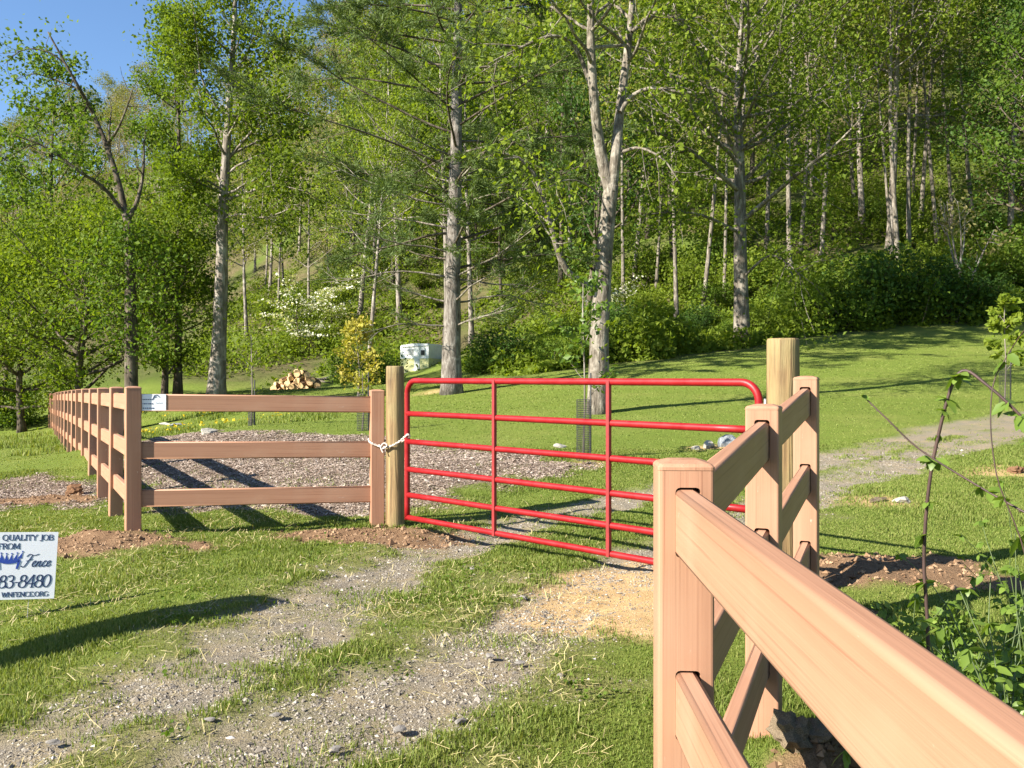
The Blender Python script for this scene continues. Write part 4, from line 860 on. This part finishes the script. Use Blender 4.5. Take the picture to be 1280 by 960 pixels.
# small sapling with reddish stems at the wood edge
T = Tree(62)
for k in range(5): a = k * 1.3; T.limb((0, 0, 0 if k == 0 else 1.0 + .25 * k), (math.cos(a) * .35, math.sin(a) * .35, 1), 3.2 - .3 * k, .06 - .006 * k, .4, 5, 10, .25, .06, .35, .4, 6)
place('bare_sapling', T.finish('bark_grey', 'leaf_bud', .14, 62), gz(1201, 37.5), .5, 1.15, 'small reddish multi-stemmed sapling before the right-hand woods')

# young planted trees in wire guards
def guard(root, r, h, wires=True):
    m = MB(); n = 20; zs = np.arange(0, h + .01, .028)
    for z in zs: m.tube([(r * math.cos(i / n * 2 * PI), r * math.sin(i / n * 2 * PI), z) for i in range(n + 1)], .003, 3, False)
    for i in range(n): a = i / n * 2 * PI; m.tube([(r * math.cos(a), r * math.sin(a), -.03), (r * math.cos(a), r * math.sin(a), h)], .0022, 3, False)
    obj('wire_guard', m.mesh('wire_guard', M['mesh_guard']), root)
def sapling(px, py, label, h, gh, gr, leafm, nleaf, ls, seed, stake=True, lean=0, d=None):
    x, y, z = ground_at(px, py) if d is None else gz(px, d, 0); r = empty('sapling', (x, y, z)); T = Tree(seed); rng = T.rng
    T.trunk([(0, 0, 0), (.02, 0, h * .4), (lean, .02, h * .75), (lean * 1.4, 0, h)], .016, .005, 6, 1.0)
    for k in range(9):
        t = .35 + .62 * k / 9; p = T.P[int(t * (len(T.P) - 1))]; a = k * 2.4; T.limb(p, (math.cos(a), math.sin(a), .9), h * .22 * (1.2 - .5 * t), .006, .3, 3, nleaf, .05 * h / 2, .1, .4, .3, 3)
    tm, cm = T.finish('bark_grey', leafm, ls, seed); obj('stem', tm, r); obj('foliage', cm, r)
    guard(r, gr, gh)
    if stake: m = MB(); m.tube([(gr + .01, 0, -.1), (gr + .012, 0, gh + .35)], .012, 6); obj('stake', m.mesh('stake', M['mesh_guard']), r)
    tag(r, label, 'sapling', 'young trees planted in wire guards')
sapling(729, 576, 'thin sapling in a black wire guard behind the middle of the red gate', 2.35, .78, .085, 'leaf_glossy', 10, .085, 71)
sapling(453, 538, 'young tree in a dark wire guard beside the post at the panel end', .95, .62, .09, 'leaf_fresh', 2, .05, 72)
sapling(314, 532, 'young tree with a bare stake behind the middle of the fence panel', 1.6, .45, .05, 'leaf_fresh', 5, .06, 73)
sapling(1256, 505, 'leafy yellow-green sapling in a wire guard on the right lawn', 1.95, .72, .10, 'leaf_fresh', 16, .12, 74)
# yellow-leaved young tree
T = Tree(75); T.trunk([(0, 0, 0), (.1, 0, 1.2), (.0, 0, 2.6), (.1, 0, 3.4)], .05, .012, 6)
T.crown(.15, .98, 22, 1.0, .02, 20, .2, .5, .4, 3)
place('young_tree', T.finish('bark_grey', 'leaf_yellow', .17, 75), gz(447, 27), 0, .62, 'young tree with pale yellow and orange leaves left of the round post')

# ------------------------------------------------------------------ camper, woodpile, dead wood
cx, cy, cz = gz(518, 43, 0); cz = EYE - (472 - 480) / F * 43
cp = empty('camper_trailer', (cx, cy, cz)); cp.rotation_euler = (0, 0, R(-20)); cp.scale = (.84, .84, .72); tag(cp, 'old cream and yellow camper trailer parked under trees by the pine', 'camper')
def side(prof, y0, y1):
    n = len(prof); V = [(a, y0, b_) for a, b_ in prof] + [(a, y1, b_) for a, b_ in prof]; return V, [(i, (i + 1) % n, n + (i + 1) % n, n + i) for i in range(n)], n
def plate(name, prof, y0, y1, mat, parent):
    bm = bmesh.new(); vs = [bm.verts.new((a, y0, b_)) for a, b_ in prof]; f = bm.faces.new(vs); r = bmesh.ops.extrude_face_region(bm, geom=[f])
    for v in r['geom']:
        if isinstance(v, bmesh.types.BMVert): v.co.y = y1
    bmesh.ops.recalc_face_normals(bm, faces=bm.faces); me = bpy.data.meshes.new(name); bm.to_mesh(me); bm.free(); me.materials.append(mat); return obj(name, me, parent)
hw = .86
plate('upper_body', [(-hw, 1.25), (hw, 1.25), (hw, 2.12), (hw - .03, 2.18), (0, 2.2), (-hw + .06, 2.1), (-hw, 2.02)], 0, 3.6, M['cream'], cp)
plate('lower_body', [(-hw + .05, .32), (hw, .36), (hw, 1.245), (-hw, 1.245)], -.008, 3.6, M['yellow'], cp)
for x0, x1, z0, z1 in ((.42, .62, 1.45, 1.75), (-.55, -.1, 1.5, 1.8)):
    w = plate('window', [(x0 - .03, z0 - .03), (x1 + .03, z0 - .03), (x1 + .03, z1 + .03), (x0 - .03, z1 + .03)], -.025, .0, M['steel'], cp); plate('pane', [(x0, z0), (x1, z0), (x1, z1), (x0, z1)], -.032, -.02, M['glass' if x0 > 0 else 'curtain'], w)
plate('trim_strip', [(-hw, 1.225), (hw, 1.225), (hw, 1.265), (-hw, 1.265)], -.02, -.009, M['cream'], cp)
for yy in (.5, 2.6):
    for sx in (-.62, .62):
        m = MB(); m.tube([(sx, yy - .09, .27), (sx, yy + .09, .27)], .27, 16); w = obj('wheel', m.mesh('wheel', M['rubber']), cp); m = MB(); m.tube([(sx, yy - .10, .27), (sx, yy + .1, .27)], .14, 12); obj('hub', m.mesh('hub', M['cream']), w)
dr = plate('door', [(.0, .42), (.32, .42), (.32, 1.98), (.0, 1.98)], -.03, -.0, M['cream'], cp); plate('handle', [(.26, 1.1), (.29, 1.1), (.29, 1.22), (.26, 1.22)], -.05, -.031, M['steel'], dr)
plate('awning_rail', [(-hw + .1, 1.96), (hw - .06, 2.04), (hw - .06, 2.07), (-hw + .1, 1.99)], -.05, -.001, M['steel'], cp)
m = MB(); m.box((0, .0 - .08, .3), (hw, .05, .04)); obj('bumper', m.mesh('bumper', M['steel']), cp)

wx, wy, wz = gz(370, 42, 0)
wp = empty('woodpile', (wx, wy, wz)); tag(wp, 'heap of split firewood logs on the grass terrace behind the fence panel', 'woodpile')
rw = random.Random(9); lm = []
M['logbark'] = simple('log_bark', (.20, .12, .065), .9, 8, .4, .1)
for k in range(4):
    m = MB(); rr = rw.uniform(.11, .17); ln_ = rw.uniform(.36, .5); n = 8
    ring = [(rr * math.cos(i / n * 2 * PI) * rw.uniform(.85, 1.1), rr * math.sin(i / n * 2 * PI) * rw.uniform(.8, 1.1)) for i in range(n)]
    V = [(-ln_ / 2, a, b_) for a, b_ in ring] + [(ln_ / 2, a, b_) for a, b_ in ring] + [(-ln_ / 2, 0, 0), (ln_ / 2, 0, 0)]
    Qs = [(i, (i + 1) % n, n + (i + 1) % n, n + i) for i in range(n)]; Ts = [(16, (i + 1) % n, i) for i in range(n)] + [(17, n + i, n + (i + 1) % n) for i in range(n)]
    m.add(V, Qs, Ts); me = m.mesh('log', M['logbark']); me.materials.append(M['cutwood']); me.polygons.foreach_set('material_index', [1 if len(p.vertices) == 3 or rw.random() < .3 else 0 for p in me.polygons]); lm.append(me)
for row, (n, z) in enumerate(((9, .12), (8, .33), (6, .54), (4, .74), (2, .92))):
    for k in range(n):
        for q in range(2 if row < 3 else 1):
            o = obj('log', rw.choice(lm), wp, ((k - (n - 1) / 2) * .24 + rw.uniform(-.05, .05) + row * .05, q * .4 + rw.uniform(-.1, .1), z + rw.uniform(-.05, .05)), (rw.uniform(0, 3), rw.uniform(-.4, .4), PI / 2 + rw.uniform(-.7, .7)))
dl = empty('fallen_branches', gz(412, 46, 0)); tag(dl, 'tangle of grey fallen limbs on the bank right of the woodpile', 'deadwood')
m = MB(); rng = np.random.default_rng(33)
for k in range(10): P, _ = bend(rng, (rng.uniform(-1.2, 1.2), rng.uniform(-.6, .6), .1), (1, rng.normal() * .4, .35 + rng.normal() * .2), rng.uniform(1.0, 2.4), 5, .1, .15); m.tube(P, np.linspace(.08, .03, 6), 6)
obj('limbs', m.mesh('limbs', M['bark_pale'], True), dl)
# unseen leaning shaft added off the left edge, shaped for its shadow on the grass
bx, by = -4.02, 3.25
sp = empty('shadow_caster', (bx, by, H1(bx, by) - .2)); m = MB(); m.tube([(0, 0, 0), (-.05, .28, .8), (-.13, .6, 1.6), (-.2, .82, 2.2), (-.22, .9, 2.42)], [.40, .37, .30, .25, .14], 16); obj('shaft', m.mesh('shadow_caster', M['bark_dark'], True), sp)
tag(sp, 'unseen leaning shaft added left of the frame to cast the long shadow on the grass', 'shadow caster')

# ------------------------------------------------------------------ rocks and soil
def rock_mesh(seed, mat, sub=2, rough=.35):
    bm = bmesh.new(); bmesh.ops.create_icosphere(bm, subdivisions=sub, radius=1); r = random.Random(seed); dirs = [(Vector((r.gauss(0, 1), r.gauss(0, 1), r.gauss(0, 1))).normalized(), r.uniform(.55, .95)) for _ in range(9)]
    for v in bm.verts:
        n = v.co.normalized(); l = 1.0
        for d_, c in dirs:
            q = n.dot(d_)
            if q > 1e-3 and c / q < l: l = c / q
        v.co = n * l * (1 + r.uniform(-rough, rough) * .3)
    me = bpy.data.meshes.new('rock'); bm.to_mesh(me); bm.free(); me.materials.append(mat); return me
def rock(px, py, size, mat, label, seed, name='rock', cat='rock', group=None):
    x, y, z = ground_at(px, py); s = size if isinstance(size, tuple) else (size, size, size * .6); o = obj(name, rock_mesh(seed, M[mat], 3 if 'soil' in mat else 2, .7 if 'soil' in mat else .35), None, (x, y, z + s[2] * .35), (0, 0, seed)); o.scale = s
    return tag(o, label, cat, group)
rock(910, 558, (.15, .12, .13), 'stone_blue', 'blue-grey rock in the little rock heap right of the gate middle', 3)
rock(886, 560, (.12, .10, .09), 'stone', 'pale lumpy rock left of the blue-grey rock', 4)
rock(870, 562, (.09, .07, .05), 'stone', 'smallest pale rock at the left of the rock heap', 5)
rock(1128, 629, (.10, .08, .05), 'stone', 'flat pale stone in the bare patch on the right lawn', 6)
rock(1098, 627, (.13, .06, .03), 'soil_grey', 'low grey lump of earth beside the flat pale stone', 7, 'earth_clod', 'clod')
rock(1268, 591, (.10, .08, .06), 'soil', 'dark earth clod in the sandy patch at right edge', 8, 'earth_clod', 'clod')
rock(700, 560, (.10, .08, .05), 'stone', 'pale stone by the mulch seen through the gate', 9)
rock(260, 543, (.18, .12, .08), 'stone', 'white stone at the far edge of the mulch bed', 10)
rock(206, 531, (.30, .10, .05), 'stone', 'flat edging stone behind the placard end of the panel', 12)
rock(222, 532, (.26, .10, .05), 'stone_blue', 'dark flat edging stone right of the pale edging stone', 13)
STN = ['grey stone near the bottom frame edge in the right wheel track', 'stone beside the wide bend of the right wheel track, left of its neighbour', 'flat stone midway along the right wheel track', 'small stone just above the bottom stone of the right track', 'stone at the grassy right margin of the right track', 'small stone in the left wheel track right of the pale stone', 'stone at the bottom edge between the two tracks', 'stone by the sandy patch at the top of the right track', 'pale stone in the lower left corner of the left track', 'stone on the inner edge of the left track near the bottom', 'stone high on the left track nearest the gate']
for k, (px, py, s) in enumerate([(500, 918, .03), (612, 822, .025), (650, 830, .022), (575, 905, .024), (700, 845, .02), (262, 905, .02), (420, 940, .026), (655, 748, .03), (66, 934, .026), (345, 900, .022), (590, 712, .03)]):
    rock(px, py, (s * 1.2, s * .9, s * .45), 'stone_grey', STN[k], 20 + k, 'stone', 'stone', 'larger stones in the wheel tracks')
rock(95, 618, (.12, .11, .09), 'soil', 'big dark clod of earth by the third post of the left fence', 41, 'earth_clod', 'clod')
rock(990, 935, (.085, .08, .09), 'soil_grey', 'grey mound of dug earth at the foot of the near middle post', 42, 'earth_mound', 'earth')
rock(1022, 925, (.07, .07, .05), 'soil_grey', 'smaller grey earth lump right of the dug mound', 43, 'earth_mound', 'earth')

def scatter_solid(name, pts, size, mat, label, seed, flat=.6, elong=1.0):
    rng = np.random.default_rng(seed); n = len(pts)
    base = np.array([(1, 0, 0), (-1, 0, 0), (0, 1, 0), (0, -1, 0), (0, 0, 1), (0, 0, -1)], float); T0 = np.array([(0, 2, 4), (2, 1, 4), (1, 3, 4), (3, 0, 4), (2, 0, 5), (1, 2, 5), (3, 1, 5), (0, 3, 5)])
    s = size * np.exp(rng.normal(size=n) * .45); V = base[None] * (1 + rng.uniform(-.35, .35, (n, 6, 3))) + rng.uniform(-.2, .2, (n, 6, 3))
    V *= np.stack([s * elong, s, s * flat], 1)[:, None, :]; a = rng.uniform(0, 6.28, n); t = rng.normal(size=n) * .3
    c, s_ = np.cos(a)[:, None], np.sin(a)[:, None]; X = V[..., 0] * c - V[..., 1] * s_; Y = V[..., 0] * s_ + V[..., 1] * c; Z = V[..., 2] + V[..., 0] * t[:, None]
    P = np.stack([X, Y, Z], -1) + np.asarray(pts)[:, None, :]
    o = obj(name, mesh_np(name, P, None, (T0[None] + np.arange(n)[:, None, None] * 6).reshape(-1, 3), M[mat])); return tag(o, label, None, None, 'stuff')
rng = np.random.default_rng(91)
def rand_ground(n, x0, x1, y0, y1): return rng.uniform(x0, x1, n), rng.uniform(y0, y1, n)
def gheight(x, y):
    zz = zones(x, y); z = hz(x, y); r_ = np.clip(zz[1] + .35 * zz[3] + .5 * zz[2], 0, 1)
    return z + r_ * (fbm(x, y, .16, 77, 3) - .5) * .09 - zz[0] * .025 + zz[0] * (fbm(x, y, .12, 78) - .5) * .02, zz
def inview(x, y, mg=60): px = 640 + F * x / np.maximum(y, .1); return (px > -mg) & (px < 1280 + mg)
x, y = rand_ground(600000, -4, 6, 2.4, 12); z, zz = gheight(x, y); k = inview(x, y) & (rng.uniform(0, 1, len(x)) < (zz[0] * (.25 + .75 * sstep(.38, .62, fbm(x, y, .35, 61))) + .10 * zz[5]) * np.clip(5 / y, 0, 1)); 
scatter_solid('gravel', np.stack([x, y, z], 1)[k], .0050, 'gravel', 'loose grey gravel in the two wheel tracks', 1)
x, y = rand_ground(560000, -8.5, 3, 8, 15.5); z, zz = gheight(x, y); k = inview(x, y) & (rng.uniform(0, 1, len(x)) < zz[2] ** 1.5 * .9 * (1 - zz[1]) * (.45 + .55 * sstep(.35, .55, fbm(x, y, .5, 93))))
scatter_solid('bark_mulch', np.stack([x, y, z + .006], 1)[k], .0068, 'chips', 'weathered bark chip mulch covering the bed behind the fence panel', 2, .35, 1.6)
x, y = rand_ground(90000, -7, 3.2, 2.8, 11.5); z, zz = gheight(x, y); k = inview(x, y) & (rng.uniform(0, 1, len(x)) < zz[1] * .5)
scatter_solid('soil_crumbs', np.stack([x, y, z], 1)[k], .0115, 'clods', 'crumbled red-brown soil dug out around the fence posts', 3, .8)

# ------------------------------------------------------------------ grass
def blades(x, y, z, h, w, seed, mat, name, label, lean=.5):
    rng = np.random.default_rng(seed); n = len(x); a = rng.uniform(0, 6.28, n); ln = np.abs(rng.normal(size=n)) * lean; b_ = rng.uniform(0, 6.28, n)
    wx, wy = np.cos(a) * w, np.sin(a) * w; tx, ty = np.cos(b_) * ln * h, np.sin(b_) * ln * h; hh = h / np.sqrt(1 + ln ** 2 * .6)
    V = np.stack([np.stack([x - wx, y - wy, z - .004], 1), np.stack([x + wx, y + wy, z - .004], 1), np.stack([x + tx * .4 + wx * .7, y + ty * .4 + wy * .7, z + hh * .6], 1), np.stack([x + tx, y + ty, z + hh], 1), np.stack([x + tx * .4 - wx * .7, y + ty * .4 - wy * .7, z + hh * .6], 1)], 1)
    i = np.arange(n)[:, None] * 5
    o = obj(name, mesh_np(name, V, np.concatenate([i, i + 1, i + 2, i + 4], 1), np.concatenate([i + 4, i + 2, i + 3], 1), M[mat])); return tag(o, label, None, None, 'stuff')
def grass_pts(n, y0, y1, pw, x_lo=-60, x_hi=1340):
    u = rng.uniform(0, 1, n); y = (y0 ** pw + (y1 ** pw - y0 ** pw) * u) ** (1 / pw); px = rng.uniform(x_lo, x_hi, n); return (px - 640) / F * y, y
x, y = grass_pts(1000000, 2.4, 13, 1.1, -420, 1560); z, zz = gheight(x, y)
cov = (1 - zz[0]) * (1 - zz[1]) * (1 - .96 * zz[2]) * (1 - .97 * zz[3]); pat = fbm(x, y, .45, 55); pat2 = fbm(x, y, .12, 56)
cov = cov * (1 - zz[5] * (.92 - .75 * sstep(.42, .60, pat))) * (.30 + .8 * sstep(.30, .55, pat * .6 + pat2 * .4)); k = rng.uniform(0, 1, len(x)) < cov
x, y, z, pat = x[k], y[k], z[k], pat[k]
blades(x, y, z, (.012 + .022 * sstep(.42, .75, pat)) * rng.uniform(.5, 1.5, len(x)), .0011 + .00036 * y * rng.uniform(.7, 1.3, len(x)), 5, 'grass', 'grass', 'short green grass around the drive and fences', .7)
x, y = grass_pts(150000, 13, 34, 1.3, -220, 1560); z, zz = gheight(x, y); cov = (1 - zz[0]) * (1 - zz[1]) * (1 - .97 * zz[2]) * (1 - zz[3]) * (1 - zz[4]) * (.25 + .75 * fbm(x, y, .6, 57)); k = rng.uniform(0, 1, len(x)) < cov; x, y, z = x[k], y[k], z[k]
blades(x, y, z, .016 * rng.uniform(.5, 1.4, len(x)), .0006 * y, 6, 'grass', 'lawn_grass', 'mown lawn grass rising to the wood', .8)
x, y = grass_pts(26000, 2.8, 9, 1.1, 200, 900); z, zz = gheight(x, y); k = rng.uniform(0, 1, len(x)) < (.25 + .75 * zz[5]) * (1 - zz[0]) * (1 - zz[3]) * sstep(.5, .66, fbm(x, y, .35, 97)); x, y, z = x[k], y[k], z[k]
tag(obj('clover', leaves_mesh(np.stack([x, y, z + rng.uniform(.004, .035, len(x))], 1), .017, 14, M['leaf_mid'], 'clover', 1.2, .95)), 'low clover and weeds between the wheel tracks', None, None, 'stuff')
# dry straw lying about
x, y = grass_pts(40000, 2.8, 10, 1.1, -360, 760); z, zz = gheight(x, y); k = (rng.uniform(0, 1, len(x)) < (1 - zz[1]) * (.08 + .25 * zz[5] + .7 * sstep(.5, .66, fbm(x, y, .9, 66))) * .7 * (1 - .75 * zz[0])) ; x, y, z = x[k], y[k], z[k]; n = len(x)
a = rng.uniform(0, 6.28, n); L = .022 + .075 * rng.uniform(0, 1, n) ** 2.2; w = .0006 + .0002 * y
dx, dy = np.cos(a) * L / 2, np.sin(a) * L / 2; ex, ey = -np.sin(a) * w, np.cos(a) * w; zh = z + rng.uniform(.008, .03, n); tl = rng.normal(size=n) * .012
V = np.stack([np.stack([x - dx - ex, y - dy - ey, zh - tl], 1), np.stack([x + dx - ex, y + dy - ey, zh + tl], 1), np.stack([x + dx + ex, y + dy + ey, zh + tl + .001], 1), np.stack([x - dx + ex, y - dy + ey, zh - tl + .001], 1)], 1)
tag(obj('straw', mesh_np('straw', V, np.arange(n * 4).reshape(-1, 4), None, M['dry_grass'])), 'dry straw scattered over the grass verge', None, None, 'stuff')
# tall grass and yellow flowers beyond the mulch at left
x, y = grass_pts(40000, 19, 30, 1.0, -80, 420); z = hz(x, y); k = rng.uniform(0, 1, len(x)) < sstep(.45, .65, fbm(x, y, 1.2, 68)) * (1 - sstep(24, 28, y)); x, y, z = x[k], y[k], z[k]
blades(x, y, z, .12 * rng.uniform(.5, 1.3, len(x)), .012, 7, 'grass', 'tall_grass', 'rough taller grass beyond the mulch bed', .5)
k = (rng.uniform(0, 1, len(x)) < .05) & (640 + F * x / y > 150) & (y > 21)
tag(obj('wildflowers', leaves_mesh(np.stack([x[k], y[k], z[k] + .17], 1), .06, 3, M['flower'], 'wildflowers', 1.0, 1.0)), 'scattered yellow wildflowers in the rough grass', None, None, 'stuff')

# ------------------------------------------------------------------ brambles and weeds at the right
def leaf_mesh(L, Wd, seed):
    r = np.random.default_rng(seed); n = 6; V = []; 
    for k in range(n + 1):
        t = k / n; w = Wd * math.sin(PI * min(1, t * .92 + .05)) ** .8 * (1.15 - .5 * t) * (1 if k % 2 else .86); zc = -.18 * L * t * t
        V += [(t * L, -w, zc + .12 * w), (t * L, 0, zc), (t * L, w, zc + .12 * w)]
    Qs = []
    for k in range(n):
        for j in (0, 1): a = k * 3 + j; Qs.append((a, a + 3, a + 4, a + 1))
    return mesh_np('leaf', V, Qs, None, M['leaf_glossy'], True)
LEAF = [leaf_mesh(.085, .027, 1), leaf_mesh(.07, .024, 2), leaf_mesh(.052, .02, 3)]
rb = random.Random(12)
def leaflets(parent, p, n, s=1.0, az=None):
    az = rb.uniform(0, 6.28) if az is None else az
    for k in range(n):
        o = obj('leaf', rb.choice(LEAF), parent, p, (rb.uniform(-.8, .8), rb.uniform(-.4, 1.1), az + (k - (n - 1) / 2) * 1.0 + rb.uniform(-.2, .2))); o.scale = (s,) * 3
def cane(pts, r0, r1, label, leafpos, name='bramble_cane', thorn=True):
    P = spline(pts, 44); base = P[0].copy(); root = empty(name, base); m = MB(); m.tube(P - base, np.linspace(r0, r1, 44), 7)
    if thorn:
        for k in range(60):
            i = rb.randrange(2, 43); q = P[i] - base; a = rb.uniform(0, 6.28); dv = np.array([math.cos(a), math.sin(a) * .5, math.sin(a)]) * (r0 * 1.5); m.tube([q, q + dv * .6, q + dv + np.array([0, 0, -.003])], [.0022, .0014, .0003], 4, False)
    obj('stem', m.mesh('stem', M['cane'], True), root)
    for t, n, s in leafpos: leaflets(root, P[min(43, int(t * 43))] - base, n, s * .74)
    tag(root, label, 'bramble'); return root
cb = gz(1166, 3.0, 0)
cane([(cb[0], 3.0, cb[2] - .05), pz(1160, 800, 3.0), pz(1155, 700, 3.0), pz(1161, 610, 2.98), pz(1174, 540, 2.95), pz(1190, 482, 2.92), pz(1206, 463, 2.9), pz(1232, 480, 2.86), pz(1262, 506, 2.82), pz(1300, 545, 2.78), pz(1360, 600, 2.7)], 0.0064, .004, 'thick dark bramble cane arching over in the right foreground', [(.12, 4, .8), (.18, 5, .9), (.25, 4, .9), (.30, 3, .8), (.355, 5, 1.0), (.365, 4, .8), (.40, 3, .7), (.45, 4, .9), (.47, 5, 1.0), (.54, 4, .8), (.555, 5, .9), (.58, 3, .8), (.80, 4, .9), (.84, 5, 1.0), (.88, 3, .9), (.93, 4, 1.0)])
cb = gz(1420, 2.5, 0)
cane([(cb[0], 2.5, cb[2]), pz(1385, 760, 2.55), pz(1340, 672, 2.6), pz(1280, 640, 2.7), pz(1220, 606, 2.8), pz(1150, 562, 2.9), pz(1110, 525, 2.95), pz(1078, 494, 3.0)], .0042, .0022, 'thin straight reddish bramble shoot crossing behind the arching cane', [(.5, 3, .9), (.55, 4, .9), (.58, 3, .8), (1.0, 3, .5)])
cb = gz(1262, 2.6, 0)
cane([(cb[0], 2.6, cb[2]), pz(1290, 760, 2.65), pz(1245, 590, 2.7), pz(1240, 490, 2.72), pz(1262, 440, 2.7), pz(1290, 400, 2.6)], 0.0022, .0014, 'slender bramble shoot rising at the right edge past the arching cane', [(.3, 4, 1), (.36, 3, .9), (.75, 3, .8), (.8, 3, .9)], thorn=False)
def weed(x, y, h, n, label):
    z = H1(x, y); root = empty('leafy_weed', (x, y, z)); rngw = np.random.default_rng(int(x * 1000) % 997)
    for k in range(n):
        a = rngw.uniform(0, 6.28); P, _ = bend(rngw, (rngw.normal() * .03, rngw.normal() * .03, 0), (math.cos(a) * .38, math.sin(a) * .38, 1), h * 1.45 * rngw.uniform(.6, 1.1), 6, -.35, .12); m = MB(); m.tube(P, np.linspace(.004, .0016, 7), 5, False); obj('stem', m.mesh('stem', M['green_stem'], True), root)
        for q in (1, 2, 3, 4, 5, 6): leaflets(root, P[q] + rngw.normal(size=3) * .015, 3 if q < 6 else 4, rngw.uniform(.5, .85))
    tag(root, label, 'weed', 'leafy weeds in the ditch beside the near fence')
WL = sorted([(1120, 4.3, .36, 4), (1150, 3.9, .36, 5), (1190, 3.9, .45, 6), (1225, 3.4, .5, 7), (1265, 3.7, .6, 7), (1300, 3.1, .6, 7), (1245, 2.7, .55, 8), (1285, 2.4, .6, 8), (1330, 2.5, .7, 8), (1212, 3.0, .42, 6), (1255, 4.4, .55, 6), (1290, 4.9, .62, 6), (1270, 2.9, .6, 7)])
for k, (px, dd, h, n) in enumerate(WL):
    weed((px - 640) / F * dd, dd, h, n, 'leafy green weed in the ditch right of the near rail, ' + ('leftmost' if k == 0 else 'rightmost' if k == len(WL) - 1 else ORD[k] + ' from the left'))
x, y = grass_pts(9000, 1.6, 4.6, 1.2, 1090, 1420); k = rng.uniform(0, 1, len(x)) < sstep(.35, .6, fbm(x, y, .4, 89)); x, y = x[k], y[k]
tag(obj('ditch_weeds', leaves_mesh(np.stack([x, y, hz(x, y) + rng.uniform(0, .32, len(x))], 1), .035, 4, M['leaf_glossy'], 'ditch_weeds', .8)), 'low broad-leaved weeds filling the ditch right of the near rail', None, None, 'stuff')
x, y = grass_pts(26000, 1.3, 5.2, 1.2, 1020, 1500); z, zz = gheight(x, y); k = rng.uniform(0, 1, len(x)) < (1 - zz[1]) * sstep(.35, .6, fbm(x, y, .3, 88)); x, y, z = x[k], y[k], z[k]
blades(x, y, z, .14 * rng.uniform(.4, 1.4, len(x)), .0028, 8, 'grass', 'ditch_grass', 'longer rough grass in the ditch beside the near fence', .6)
